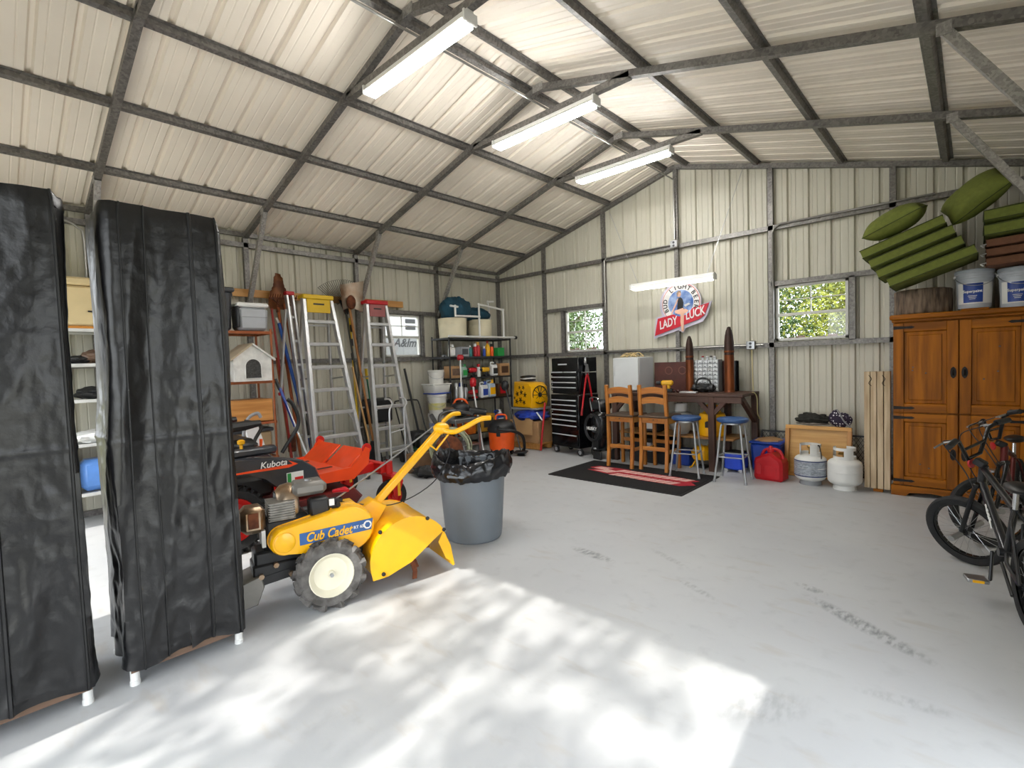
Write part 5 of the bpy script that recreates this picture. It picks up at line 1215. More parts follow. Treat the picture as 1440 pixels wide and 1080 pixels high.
B().prism([(3.585-o.y, 2.20), (3.635-o.y, 2.20), (3.66-o.y, 2.36), (3.50-o.y, 2.40)], .012, 'X', -6.53-o.x).build('head_web', BLACK, t)
for k in range(22):
    a = R(63+k*3.5); p = V((-6.52, 3.60, 2.24)); e = p+V((0, .44*math.cos(a)*1.25, .44*math.sin(a))); e2 = e+V((.045, .012*math.cos(a), .0)); q_ = p+(e-p)*.3
    B().tube([q_-o, e-o, e2-o], .0035, 5).build('tine', BLACK, t)
t, o = pole('scoop_shovel', 'bare metal scoop shovel hung blade up on the pine board', 'shovel', (-6.20, 3.80, .01), (-6.46, 3.62, 2.3), .018, HW_)
SCO = mat('worn_scoop', 'a89c8c', .45, .6, col2='7b5b40', scale=5)
def scoop(i, j): u = -1+2*i; w_ = .15+.035*j; return (-6.44+.07*abs(u)**3+.05*(1-j)**3*0-o.x-.05*math.sin(j*1.4), 3.625+u*w_+.03*j-o.y, 2.28+.36*j-.05*u*u*(1-j)+.04*u*j)
B().grid(scoop, 16, 14).build('scoop', SCO, t); B().ball(V((-6.41, 3.625, 2.36))-o, (.03, .07, .10), 14, 10).build('socket_rib', RUST, t)
t, o = pole('yellow_pole', 'yellow and black striped pole standing behind the yellow-capped ladder', 'pole', (-6.40, 3.66, .01), (-6.50, 3.64, 2.15), .015, LYEL)
for z in (1.55, 1.75, 1.95): B().tube([V((-6.475-.0*z, 3.645, z))-o+V((.003, 0, 0)), V((-6.485, 3.643, z+.1))-o+V((.003, 0, 0))], .018, 8).build('black_band', BLACK, t)
t, o = pole('broom', 'natural wood broom handle with black bristle head beside ladders', 'broom', (-6.10, 3.70, .02), (-6.38, 3.58, 1.45), .014, wood('pale_handle', 'c9a26a', 'b58a52', 2))
B().prism([(-.05, .42), (.05, .42), (.11, .08), (-.11, .08)], .05, 'X', -.01).build('bristle_head', BLACK, t)
t, o = pole('green_rake', 'green metal garden fork handle with yellow grip by the ladders', 'fork', (-6.32, 3.90, .01), (-6.5, 3.86, 1.38), .012, mat('green_handle', '1c6b4a', .5, var=.1)); B().tube([V((-6.485, 3.863, 1.27))-o, V((-6.5, 3.86, 1.42))-o], .02, 8).build('grip', LYEL, t)
t, o = pole('black_pipe', 'plain black pipe leaning on the side wall below the side window', 'pipe', (-6.25, 4.66, .01), (-6.60, 4.60, 1.40), .018, BLACK)

# ---- wire shelf with cooler behind the covered racks
WIRE = mat('white_wire', 'cfcfcb', .4, .3)
def wire_shelf(label, x, y0, y1, d, levels, postm, shm, rail=.03, H=None):
    t = thing('shelving_unit', label, 'shelf', (x, (y0+y1)/2, 0), RZ9); w_ = y1-y0; H = H or levels[-1]+.03
    for sx in (-1, 1):
        for y in (.015, d-.015): B().cyl((sx*(w_/2-.015), y, 0), (sx*(w_/2-.015), y, H), .0125, n=10).build('post', postm, t)
    for z in levels:
        b = B().box((0, d/2, z-.006), (w_-.02, d-.02, .006)).build('shelf', shm, t)
        for y in (.015, d-.015): B().bar((-w_/2, y, z-.014), (w_/2, y, z-.014), .012, rail).build('edge_rail', postm, b)
        for sx in (-1, 1): B().bar((sx*w_/2, .015, z-.014), (sx*w_/2, d-.015, z-.014), .012, rail).build('edge_rail', postm, b)
    return t
wire_shelf('white wire shelving unit with a tan cooler behind covered racks', -6.13, .15, 1.25, .46, (.33, .80, 1.22, 1.56, 1.89), WIRE, WIRE)
tag(B().box((-6.36, .70, 1.902), (.44, 1.0, .022), bev=.003).build('shelf_board', wood('orange_board', 'd08a2c', 'b97522', 1)), 'orange wood board on the top wire shelf under the tan cooler', 'board')
TAN = mat('tan_cooler', 'cdb98c', .5, var=.04)
t = thing('cooler', 'tan hard-sided cooler on the top wire shelf', 'cooler', (-6.14, .72, 1.913), RZ9)
B().box((0, .20, .19), (.66, .40, .38), bev=.025, top=(1.04, 1.04)).build('tub', TAN, t); B().box((0, .20, .42), (.71, .44, .075), bev=.02).build('lid', TAN, t)
B().tube([(.10, -.012, .32), (.22, -.012, .32), (.23, -.012, .30), (.23, -.012, .16), (.20, -.012, .13), (.02, -.012, .14)], .008, 6).build('handle', BLACK, t)
for k, (y, z, s, m_, n_, lb, ct) in enumerate(((.80, 1.565, (.1, .12, .07), BROWN, 'cap', 'brown cap lying on white wire shelf below the tan cooler', 'cap'), (.66, 1.565, (.08, .1, .04), BLACK, 'pouch', 'flat black pouch on white wire shelf below the tan cooler', 'pouch'), (.78, 1.225, (.14, .16, .06), BLACK, 'jacket', 'folded black jacket on the middle white wire shelf', 'jacket'), (.74, .805, (.16, .22, .06), WHITE, 'paper_stack', 'loose white papers on the low white wire shelf', 'papers'))):
    tag(B().ball((-6.28, y, z+s[2]*.85), s, 24, 14, blob(k*3, .25, 2.5)).build(n_, m_), lb, ct)
tag(B().box((-6.30, .76, .338+.15), (.24, .30, .30), bev=.05).build('water_bag', mat('pale_blue_plastic', '5f8fd6', .3, var=.15)), 'pale blue plastic container on the lowest white wire shelf', 'container')
tag(B().box((-6.3, .40, .338+.18), (.3, .34, .36), bev=.01).build('moving_box', CARD), 'brown cardboard box on the lowest white wire shelf', 'box')

# ---- shelf with dog house beside the rack
ORS = mat('copper_shelf', '8f4f2a', .5, .4, var=.15)
wire_shelf('copper-coloured shelving unit holding a pet house and coolers', -5.90, 1.42, 2.33, .48, (.45, .86, 1.325, 1.885), ORS, ORS)
t = thing('cooler', 'grey and white cooler on the copper shelf above the pet house', 'cooler', (-5.93, 2.15, 1.886), RZ9)
B().box((0, .14, .14), (.30, .26, .26), bev=.03, top=(1.06, 1.06)).build('tub', mat('cooler_grey', 'a9adb2', .45, var=.05), t); B().box((0, .14, .295), (.33, .29, .05), bev=.016).build('lid', WHITE, t); B().box((0, .005, .16), (.29, .01, .006)).build('groove', GREY, t); B().box((-.16, .1, .16), (.02, .2, .24), bev=.01).build('dark_end', DGREY, t)
t = thing('waste_bin', 'black plastic bin on the copper shelf beside the grey cooler', 'bin', (-5.96, 1.80, 1.886), RZ9)
B().box((0, .15, .22), (.26, .28, .44), bev=.03, top=(1.12, 1.1)).build('tub', DGREY, t); B().box((0, .15, .45), (.34, .34, .05), bev=.015).build('lid', DGREY, t); B().box((.16, .10, .41), (.03, .05, .05), bev=.008).build('latch', DGREY, t)
t = thing('pet_house', 'silver-white quilted pet house with round-topped mesh door', 'pet house', (-5.885, 2.095, 1.326), RZ9)
PH = mat('quilted_silver', 'd3d3cf', .4, var=.12, scale=12, bump=.5, bscale=26); w_ = .40
B().prism([(-w_/2, 0), (w_/2, 0), (w_/2, .25), (0, .40), (-w_/2, .25)], .40, 'Y', 0).build('body', PH, t, smooth=False)
for s in (-1, 1): B().prism([(s*(w_/2+.035), .225), (0, .405), (0, .425), (s*(w_/2+.04), .243)], .44, 'Y', -.025).build('roof_panel', PH if s > 0 else mat('quilted_beige', 'b3a58c', .6, var=.1), t, smooth=False)
dr = [(-.085, .03), (.085, .03)]+[(.085*math.cos(R(a)), .165+.085*math.sin(R(a))) for a in range(0, 181, 15)]
B().prism(dr, -.006, 'Y', -.0).build('door_mesh', mat('door_mesh', '3c3c3a', .8, var=.4, scale=60), t)
b = B(); b.tube([(x, -.007, z) for x, z in dr], .007, 6, closed=True); b.build('door_binding', PH, t)
tag(B().box((-6.10, 2.04, .862+.13), (.36, .52, .25), bev=.006).build('wooden_crate', wood('light_crate', 'c98f4d', 'ad7437', 1)), 'honey-coloured wooden crate on the copper shelf under the pet house', 'crate')
t = thing('tote_box', 'tan storage tote on the low copper shelf behind the mower seat', 'tote', (-5.95, 1.98, .452), RZ9); B().box((0, .2, .15), (.62, .38, .29), bev=.02).build('tub', mat('tan_tote', '9c8462', .6, var=.1), t); B().box((0, .2, .31), (.66, .40, .04), bev=.01).build('lid', DGREY, t)
tag(B().box((-5.78, 2.10, .45), (.05, .14, .88), rot=M.Rotation(R(14), 4, 'X') @ M.Rotation(R(-3), 4, 'Y'), bev=.006).build('white_panel', WHITE), 'white painted wooden panel leaning in front of the copper shelf', 'panel')
t = thing('chair_frame', 'grey tubular chair frame leaning near the copper shelf', 'frame', (-5.70, 1.88, 0)); B().tube(spline([(0, 0, .012), (0, .0, .6), (0, .05, .9), (0, .16, .98), (0, .2, .93)], 5), .018, 8).build('tube', GREY, t); B().tube([(0, .05, .012), (0, .1, .6)], .014, 8).build('rail', GREY, t)

# ---- walker frame before the red-capped ladder
t = thing('folding_walker', 'folding aluminium walker standing before the red-capped ladder', 'walker', (-5.72, 3.88, 0), RZ9)
for x in (-.16, .07):
    B().tube(spline([(x, 0, .01), (x, 0, .5), (x, .0, .84), (x+.05, .0, .93), (x+.02, .02, 1.0), (x-.05, .03, 1.01)], 5), .0125, 8).build('upright', ALU, t)
    B().lathe([(.018, 0), (.018, .03), (.014, .04)], 10, (x, 0, 0)).build('tip', GREY, t)
for z in (.28, .55): B().tube([(-.16, 0, z), (.07, 0, z+.03)], .010, 8).build('cross_bar', ALU, t)
B().tube([(.07, 0, .35), (.17, -.05, .012)], .010, 8).build('prop', ALU, t)

# ---- push mower and dark clutter by the side wall
t = thing('push_mower', 'black and green push mower parked below the side window', 'mower', (-5.95, 4.46, 0), R(-12))
MG = mat('mower_green', '1f4a30', .45, var=.15)
B().prism([(-.30, .08), (.30, .08), (.32, .15), (.22, .24), (-.22, .24), (-.32, .15)], .46, 'Y', -.23, bev=.03).build('deck', MG, t); B().lathe([(.14, .22), (.15, .26), (.13, .40), (.10, .43), (0, .43)], 20).build('engine', BLACK, t)
for sx in (-1, 1):
    for sy in (-1, 1): B().lathe([(0, -.02), (.07, -.025), (.10, -.02), (.105, 0), (.10, .02), (.07, .025), (0, .02)], 20, (sx*.27, sy*.25, .105), 'Y').build('wheel', BLACK, t)
for s in (-1, 1): B().tube(spline([(-.25, s*.2, .2), (-.45, s*.2, .55), (-.62, s*.2, .86), (-.66, s*.14, .9)], 5), .012, 8).build('handle_tube', BLACK, t)
B().tube([(-.66, -.14, .9), (-.66, .14, .9)], .012, 8).build('grip_bar', BLACK, t); B().box((-.28, 0, .3), (.26, .3, .3), bev=.06).build('grass_bag', BLACK, t)
tag(B().box((-6.48, 3.98, .80), (.22, .46, .36), bev=.03).build('black_case', BLACK), 'square black case hung on the wall behind the red-capped ladder', 'case')

# ---- metal cart, coiled hose
t = thing('metal_cart', 'low grey metal utility cart behind the coiled hose', 'cart', (-5.55, 4.97, 0), RZ9)
B().box((0, .2, .60), (.52, .42, .06), bev=.006).build('top_tray', STEEL, t); B().box((0, .2, .22), (.48, .40, .02)).build('lower_shelf', STEEL, t)
for sx in (-1, 1):
    for y in (.02, .38): B().box((sx*.23, y, .31), (.03, .03, .60)).build('leg', STEEL, t)
t = thing('hose_reel', 'pale green garden hose coiled around a rusty reel stand', 'hose', (-5.25, 4.36, 0), R(40))
HS = mat('hose_green', '9fa287', .5, var=.1)
for k in range(9):
    r_ = .27-.012*(k % 4); z = .30; y = -.09+.022*k
    B().tube([(r_*math.cos(a)*(1+.03*math.sin(k)), y+.01*math.sin(3*a+k), z+r_*math.sin(a)) for a in [2*PI*i/32 for i in range(32)]], .0095, 6, closed=True).build('coil', HS, t)
B().lathe([(.10, -.11), (.105, 0), (.10, .13)], 20, (0, 0, .30), 'Y').build('drum', RUST, t); B().lathe([(.0, -.12), (.19, -.12), (.19, -.112), (0, -.112)], 24, (0, 0, .30), 'Y').build('drum_flange', RUST, t)
for y in (-.13, .15): B().tube([(-.2, y, .012), (0, y, .30), (.2, y, .012)], .012, 8).build('stand', FRAMEB, t)
B().tube(spline([(.26, .05, .3), (.34, .1, .12), (.25, .15, .012), (.0, .2, .012), (-.2, .25, .012)], 6), .0095, 6).build('hose_tail', HS, t)
tag(B().box((-5.50, 4.04, .20), (.22, .34, .26), rot=R(10), bev=.006).build('brown_box', mat('brown_board', '6d5138', .8, var=.2)), 'brown wooden box on the floor beside the coiled hose', 'box').location = (0, 0, -.068)
tag(B().ball((-5.20, 3.90, .06), (.20, .14, .07), 30, 12, blob(8, .35, 3)).build('black_tarp', BLACK), 'crumpled black bag on the floor beside the coiled hose', 'bag')

# ---- buckets tower
BKT = mat('bucket_white', 'd6d5cf', .45, var=.05)
def bucket(label, loc, r, h, handle=True, stripe=None):
    t = thing('bucket', label, 'bucket', loc, R(60), 'stack of white buckets'); B().lathe([(0, 0), (r*.86, 0), (r*.87, .01), (r*.97, h*.86), (r*1.04, h*.87), (r*1.04, h*.92), (r, h*.93), (r*1.03, h*.98), (r*1.03, h), (r*.95, h), (r*.85, .02), (0, .02)], 32).build('pail', BKT, t, angle=30)
    if handle: B().tube([(r*1.07*math.cos(a), r*1.07*math.sin(a), h*.85-.5*h*math.sin(-a)) for a in [R(-180+15*i) for i in range(13)]], .0035, 6).build('bail_handle', STEEL, t)
    if stripe: B().lathe([(r*.895, h*.2), (r*.94, h*.55)], 32, cap=False, fn=lambda a, z: 1.012).build('label_band', stripe, t)
bx, by = -6.20, 4.91
bucket('white bucket with blue band at the bottom of the bucket stack', (bx, by, 0), .15, .36, True, BLUE)
bucket('white bucket with blue label standing second in the bucket stack', (bx, by, .362), .15, .32, True, mat('label_white_blue', 'cfd6e6', .4, col2='2b4fae', scale=12))
bucket('white bucket with yellowed print below the wash tray', (bx, by, .684), .15, .30, True, mat('label_cream', 'd8d2b0', .5, col2='c9c26a', scale=7))
t = thing('wash_tray', 'white rectangular wash tray between stacked buckets', 'tray', (bx, by, .986), RZ9); B().box((0, 0, .08), (.31, .26, .15), bev=.02, top=(1.14, 1.14)).build('tub', BKT, t); B().box((0, 0, .155), (.37, .31, .02), bev=.006).build('rim', BKT, t); B().box((0, 0, .012), (.33, .28, .02), bev=.006).build('blue_base', BLUE, t)
bucket('small white pail topmost in the bucket stack', (bx, by, 1.152), .125, .21, True)

# ---- corner shelf and its load
CS_X, CY0, CY1 = -6.06, 5.08, 6.52; LV = (.30, .86, 1.22, 1.565, 1.87)
wire_shelf('dark metal corner shelving unit loaded with bottles and tools', CS_X, CY0, CY1, .46, LV, FRAMEB, FRAMEB, .028, 1.9)
TUB = mat('cream_tub', 'd9d0b4', .55, var=.08, scale=4)
for y, r_, lb in ((5.37, .235, 'large cream tub on the corner shelf top holding the teal bag'), (5.99, .21, 'smaller cream tub on the corner shelf top inside the pipe frame')):
    t = thing('cream_tub', lb, 'tub', (-6.30, y, LV[-1]), 0, 'cream tubs'); B().lathe([(0, 0), (r_*.93, 0), (r_*.95, .02), (r_, .31), (r_*1.01, .325), (r_*.97, .325), (r_*.92, .03), (0, .03)], 36).build('tub', TUB, t, angle=30); B().lathe([(r_*.985, .22), (r_*1.0, .225), (r_*.985, .23)], 36, cap=False).build('rib', TUB, t)
TEAL = mat('teal_canvas', '123f52', .8, var=.25, scale=6, bump=.4, bscale=25)
t = thing('teal_bag', 'dark teal canvas bag slumped across the two cream tubs', 'bag', (-6.32, 5.65, 2.19))
B().ball((0, -.18, .15), (.20, .30, .22), 40, 24, lambda d: 1+.12*NZ.noise(V((d.x*3, d.y*6, d.z*2)))+.05*math.sin(d.y*22)).build('bag_body', TEAL, t, angle=80); B().ball((.0, .28, .10), (.16, .30, .12), 32, 18, lambda d: 1+.12*NZ.noise(d*3)+.03*math.sin(d.y*18)).build('bag_end', TEAL, t, angle=80)
t = thing('pipe_frame', 'white plastic pipe frame standing around the smaller cream tub', 'frame', (-6.055, 5.75, LV[-1]), RZ9)
def pv(nm, *pts): return B().tube(pts, .017, 10).build(nm, PVC, t)
pv('base_pipe', (-.68, 0, .02), (.86, 0, .02)); B().lathe([(.0, .86), (.03, .86), (.032, .90), (0, .905)], 14, (0, 0, .02), 'X').build('black_end_cap', BLACK, t)
pv('upright', (.0, 0, .02), (.0, 0, .56)); pv('upright', (.58, 0, .02), (.58, 0, .50)); pv('top_pipe', (.0, 0, .56), (.58, 0, .50)); pv('short_upright', (-.52, 0, .33), (-.52, 0, .50)); pv('arm_pipe', (-.62, 0, .50), (-.46, 0, .49)); pv('side_pipe', (-.5, 0, .345), (.0, 0, .355))
pv('back_upright', (.50, .25, .35), (.46, .25, .66)); pv('back_arm', (.44, .25, .66), (.60, .25, .67))
for p in ((0, 0, .56), (.58, 0, .50), (-.52, 0, .50), (0, 0, .355), (.46, .25, .66), (.58, 0, .02), (0, 0, .02)): B().ball(p, .024, 10, 8).build('pipe_fitting', PVC, t)
def item(kind, y, z, m1, m2, label, x=-6.17, s=1.0):
    if kind == 'can':
        t = thing('spray_can', label, 'spray can', (x, y, z), 0, 'bottles on the corner shelf'); B().lathe([(.032*s, 0), (.033*s, .005), (.033*s, .15*s), (.02*s, .17*s)], 16).build('can_body', m1, t); B().lathe([(.024*s, .168*s), (.024*s, .215*s), (0, .217*s)], 14).build('cap', m2, t)
    elif kind == 'jug':
        t = thing('jug', label, 'jug', (x, y, z), RZ9, 'bottles on the corner shelf'); B().box((0, 0, .10*s), (.15*s, .10*s, .20*s), bev=.02, top=(.9, .9)).build('jug_body', m1, t); B().lathe([(.03*s, .20*s), (.022*s, .225*s), (.022*s, .25*s), (0, .25*s)], 14, (.03*s, 0, 0)).build('cap', m2, t); B().tube(spline([(-.06*s, 0, .15*s), (-.07*s, 0, .23*s), (0, 0, .235*s), (.02*s, 0, .2*s)], 4), .010*s, 8).build('handle', m1, t); B().box((0, -.051*s, .09*s), (.10*s, .004, .10*s)).build('label_sheet', m2, t)
    elif kind == 'bottle':
        t = thing('bottle', label, 'bottle', (x, y, z), 0, 'bottles on the corner shelf'); B().lathe([(.0, 0), (.035*s, 0), (.038*s, .01), (.038*s, .13*s), (.03*s, .16*s), (.014*s, .18*s), (.014*s, .20*s)], 16).build('bottle_body', m1, t); B().lathe([(.017*s, .195*s), (.017*s, .23*s), (0, .23*s)], 12).build('cap', m2, t)
    elif kind == 'box':
        t = thing('carton', label, 'carton', (x, y, z), RZ9, 'cartons on the corner shelf'); B().box((0, 0, .09*s), (.20*s, .16*s, .18*s), bev=.004).build('carton_body', m1, t); B().box((0, -.081*s, .09*s), (.14*s, .004, .10*s)).build('printed_panel', m2, t)
    elif kind == 'tool':
        t = thing('power_tool', label, 'power tool', (x, y, z), RZ9, 'power tools on the corner shelf'); B().box((0, 0, .13*s), (.20*s, .09*s, .09*s), bev=.025*s).build('motor_housing', m1, t); B().box((.03*s, 0, .07*s), (.05*s, .05*s, .12*s), bev=.015*s).build('grip', m2, t); B().box((.03*s, 0, .02*s), (.11*s, .08*s, .04*s), bev=.01*s).build('base', m2, t); B().cyl((-.10*s, 0, .13*s), (-.17*s, 0, .13*s), .03*s, .012*s, 12).build('nose', m2, t)
L1, L2, L3, L4 = LV[3], LV[2], LV[1], LV[0]
BRN = mat('brown_glass', '4a2f1c', .3); TEALP = mat('teal_plastic', '2f7a78', .4); PINK = mat('pale_print', 'd7c9b4', .5, col2='b3392c', scale=14); FIRE = mat('fiery_print', 'e07a1e', .5, col2='b3261a', scale=9, detail=3)
for a in (('jug', 5.22, L1, BKT, WHITE, 'white jug at the outlet end of the upper corner shelf', -6.17, .8), ('box', 5.45, L1, GREY, DGREY, 'grey tool carton on the upper corner shelf', -6.17, .9), ('bottle', 5.60, L1, TEALP, WHITE, 'teal bottle with white cap on the upper corner shelf', -6.14, .8), ('can', 5.74, L1, RED, WHITE, 'red spray can with white cap on the upper corner shelf'), ('can', 5.83, L1, RED, YEL, 'red spray can with yellow cap on the upper corner shelf', -6.2, 1.15), ('can', 5.92, L1, BLUE, WHITE, 'blue spray can with white cap on the upper corner shelf', -6.14, .8), ('bottle', 6.03, L1, YEL, RED, 'tall yellow bottle on the upper corner shelf', -6.17, 1.15), ('box', 6.30, L1, GREEN, GREEN, 'bright green carton on the upper corner shelf', -6.17, .82), ('can', 6.13, L1, ORANGE, BLACK, 'orange spray can with black cap on the upper corner shelf'),
          ('box', 5.25, L2, CARD, BROWN, 'brown carton on the middle corner shelf', -6.2, 1.1), ('jug', 5.44, L2, mat('grey_green', '8fa79a', .4), GREEN, 'grey-green jug on the middle corner shelf', -6.15, .9), ('tool', 5.64, L2, RED, BLACK, 'red power tool on the middle corner shelf', -6.15, .9), ('can', 5.80, L2, WHITE, RED, 'white spray can with red cap on the middle corner shelf'), ('tool', 5.94, L2, DRY, BLACK, 'yellow power tool on the middle corner shelf', -6.15, .9), ('jug', 6.13, L2, WHITE, BLACK, 'white jug with black print on the middle corner shelf', -6.14, 1.0), ('box', 6.35, L2, CARD, BRN, 'tan carton with torn top on the middle corner shelf', -6.17, 1.2),
          ('can', 5.26, L3, STEEL, WHITE, 'silver spray can with white cap on the lower corner shelf', -6.14, 1.3), ('can', 5.36, L3, WHITE, BLUE, 'white spray can with blue cap on the lower corner shelf', -6.14, 1.3), ('can', 5.46, L3, STEEL, BLACK, 'silver spray can with black cap on the lower corner shelf', -6.14, 1.2), ('tool', 5.64, L3, RED, RED, 'all-red power tool on the lower corner shelf', -6.14, .85), ('jug', 5.85, L3, WHITE, BLUE, 'white jug with blue print on the lower corner shelf', -6.12, 1.1), ('jug', 6.04, L3, mat('clear_blue', 'a9bdd0', .3), YEL, 'clear blue jug with yellow print on the lower corner shelf', -6.14, 1.2), ('box', 6.30, L3, BRN, RED, 'dark carton with red print on the lower corner shelf', -6.17, 1.2),
          ('box', 5.35, L4, FIRE, FIRE, 'orange fire-print charcoal carton on the lowest corner shelf', -6.12, 1.7), ('box', 5.85, L4, mat('mustard_card', 'b98a2c', .6), DGREY, 'mustard carton on the lowest corner shelf', -6.15, 1.6), ('jug', 6.20, L4, BLUE, WHITE, 'blue jug on the lowest corner shelf', -6.13, 1.3)):
    item(*a)

# ---- string trimmers, vacuum, blower
t, o = pole('string_trimmer', 'string trimmer with long grey shaft resting head-down before the boxes', 'trimmer', (-5.13, 5.66, .05), (-5.72, 5.98, 1.02), .013, DGREY, 'string trimmers'); B().lathe([(.0, .0), (.055, .0), (.06, .02), (.04, .05), (0, .06)], 16, (0, 0, 0)).build('cutting_head', BLACK, t); B().box((.02, -.02, .06), (.20, .16, .03), rot=R(30), bev=.01).build('guard', BLACK, t); B().ball(V((-5.74, 5.99, 1.06))-o, (.07, .07, .09), 14, 10).build('motor', BLACK, t)
t, o = pole('string_trimmer', 'red and white string trimmer leaning on the corner shelf', 'trimmer', (-5.62, 5.33, .05), (-5.96, 5.46, 1.12), .014, WHITE, 'string trimmers'); B().box(V((-5.96, 5.47, 1.14))-o, (.10, .10, .16), bev=.03).build('motor', RED, t); B().tube([V((-5.74, 5.377, .43))-o, V((-5.79, 5.396, .6))-o], .02, 8).build('grip', BLACK, t); B().lathe([(0, -.03), (.07, -.03), (.075, 0), (0, .02)], 14).build('cutting_head', BLACK, t)
t, o = pole('pole_saw', 'slim white pole saw with red head standing before the corner shelf', 'pole saw', (-5.90, 5.17, .01), (-5.985, 5.235, 1.52), .012, WHITE, 'string trimmers'); B().box(V((-5.99, 5.245, 1.55))-o, (.06, .12, .09), bev=.02).build('head', RED, t)
t = thing('shop_vacuum', 'orange shop vacuum with black lid and hose beside the trimmer', 'vacuum', (-5.38, 5.50, 0), R(30))
B().lathe([(.17, .09), (.19, .10), (.205, .38), (.21, .40)], 32).build('drum', ORANGE, t); B().lathe([(.215, .38), (.22, .42), (.19, .50), (.12, .56), (0, .57)], 32).build('lid', BLACK, t); B().tube(spline([(-.09, 0, .54), (-.07, 0, .63), (.07, 0, .63), (.09, 0, .54)], 5), .014, 8).build('handle', ORANGE, t)
B().tube(spline([(.0, -.2, .47), (.05, -.32, .45), (.25, -.28, .42), (.33, 0, .30), (.34, .08, .12), (.30, .14, .05)], 7), .024, 10).build('hose', BLACK, t); B().box((0, -.205, .36), (.06, .02, .07), bev=.006).build('latch', BLACK, t)
for k in range(4): a = R(45+90*k); B().ball((.18*math.cos(a), .18*math.sin(a), .035), .035, 12, 8).build('caster', BLACK, t); B().cyl((.18*math.cos(a), .18*math.sin(a), .05), (.175*math.cos(a), .175*math.sin(a), .12), .02, n=8).build('caster_stem', BLACK, t)
t = thing('leaf_blower', 'black leaf blower lying on the metal cart behind the hose', 'leaf blower', (-5.78, 5.02, .632), R(50)); B().ball((0, 0, .12), (.16, .11, .12), 20, 12).build('fan_housing', BLACK, t); B().tube([(.1, 0, .10), (.34, .02, .06), (.40, .02, .05)], [.06, .05, .045], 12).build('nozzle', BLACK, t); B().tube(spline([(-.1, 0, .2), (-.05, 0, .27), (.07, 0, .26), (.12, 0, .18)], 5), .016, 8).build('handle', ORANGE, t)
t = thing('pail_of_rags', 'open tin pail with dark rags on the metal cart', 'pail', (-5.78, 4.80, .632)); B().lathe([(0, 0), (.08, 0), (.10, .14), (.105, .145), (.095, .14), (.08, .02), (0, .02)], 20).build('pail', STEEL, t); B().ball((0, 0, .13), (.085, .085, .04), 18, 8, blob(4, .3, 3)).build('rags', BROWN, t)

# ---- pallet with boxes, tarp and yellow blower fan
t = thing('pallet', 'small wooden pallet under the cardboard boxes in the corner', 'pallet', (-5.50, 6.42, 0))
for y in (-.25, 0, .25): B().box((0, y, .05), (.70, .06, .08)).build('bearer', PINE, t)
for k in range(5): B().box((-.29+k*.145, 0, .10), (.11, .60, .018)).build('slat', PINE, t)
tag(B().box((-5.50, 6.42, .29), (.66, .56, .36), bev=.006).build('cardboard_box', CARD), 'large brown cardboard box standing on the pallet', 'box')
tag(B().box((-5.48, 6.10, .40), (.44, .015, .30), rot=M.Rotation(R(-6), 4, 'X')).build('cardboard_sheet', mat('cardboard_light', 'b99465', .85, var=.06)), 'flattened cardboard sheet leaning against the box on the pallet', 'cardboard')
t = thing('blue_tarp', 'crumpled blue tarp lying over the cardboard box', 'tarp', (-5.44, 6.30, .475)); B().ball((0, 0, .075), (.32, .24, .09), 44, 18, blob(12, .25, 2.6)).build('folds', mat('tarp_blue', '16338f', .45, var=.35, scale=9, bump=.4, bscale=20), t, angle=70)
tag(B().box((-5.58, 6.46, .655), (.62, .44, .03), bev=.006).build('grey_board', GREY), 'thin grey board lying under the yellow blower fan', 'board')
t = thing('blower_fan', 'yellow floor blower with dark flower-print front and side grille', 'fan', (-5.58, 6.42, .672), R(-12))
b = B(); b.prism([(-.27, 0), (.25, 0), (.30, .12), (.28, .36), (.20, .42), (-.22, .44)], .34, 'Y', -.17, bev=.025); b.build('housing', YEL, t)
FLW = mat('dark_flower_print', '33230f', .5)
for k, (x, z, s) in enumerate(((-.14, .10, .05), (-.03, .13, .055), (.07, .09, .045), (-.12, .23, .05), (0, .26, .05), (.10, .22, .05), (-.05, .34, .035), (.06, .34, .04), (-.2, .16, .03))):
    pts = [(x+s*(.65+.35*math.cos(5*a+k))*math.cos(a), z+s*(.65+.35*math.cos(5*a+k))*math.sin(a)) for a in [2*PI*i/30 for i in range(30)]]
    B().prism(pts, -.003, 'Y', -.169).build('flower', FLW, t)
g = B().lathe([(.15, .0), (.155, .02), (.14, .02), (.14, 0)], 28, (.275, 0, .22), 'X', cap=False).build('grille_ring', BLACK, t)
for k in range(10): a = PI*2*k/10; B().tube([(.292, 0, .22), (.292, .145*math.cos(a), .22+.145*math.sin(a))], .006, 5).build('grille_spoke', BLACK, g)
B().lathe([(.0, .295), (.04, .295), (.04, .285)], 14, (0, 0, .22), 'X').build('grille_hub', BLACK, g)
t = thing('cable_coil', 'black and white coiled cable on top of the yellow blower fan', 'cable', (-5.60, 6.42, 1.115))
for k in range(5): B().tube([(.14*math.cos(a), .10*math.sin(a), .012+k*.018+.006*math.sin(2*a+k)) for a in [2*PI*i/24 for i in range(24)]], .011, 6, closed=True).build('loop', WHITE if k == 2 else BLACK, t)
t, o = pole('red_jack_handle', 'red lever tool leaning between the yellow fan and tool chest', 'lever', (-5.10, 6.10, .01), (-5.06, 6.20, .78), .016, RED, 'loose levers'); B().tube([V((-5.08, 6.14, .5))-o, V((-5.2, 6.15, .62))-o], .012, 8).build('side_arm', WHITE, t)

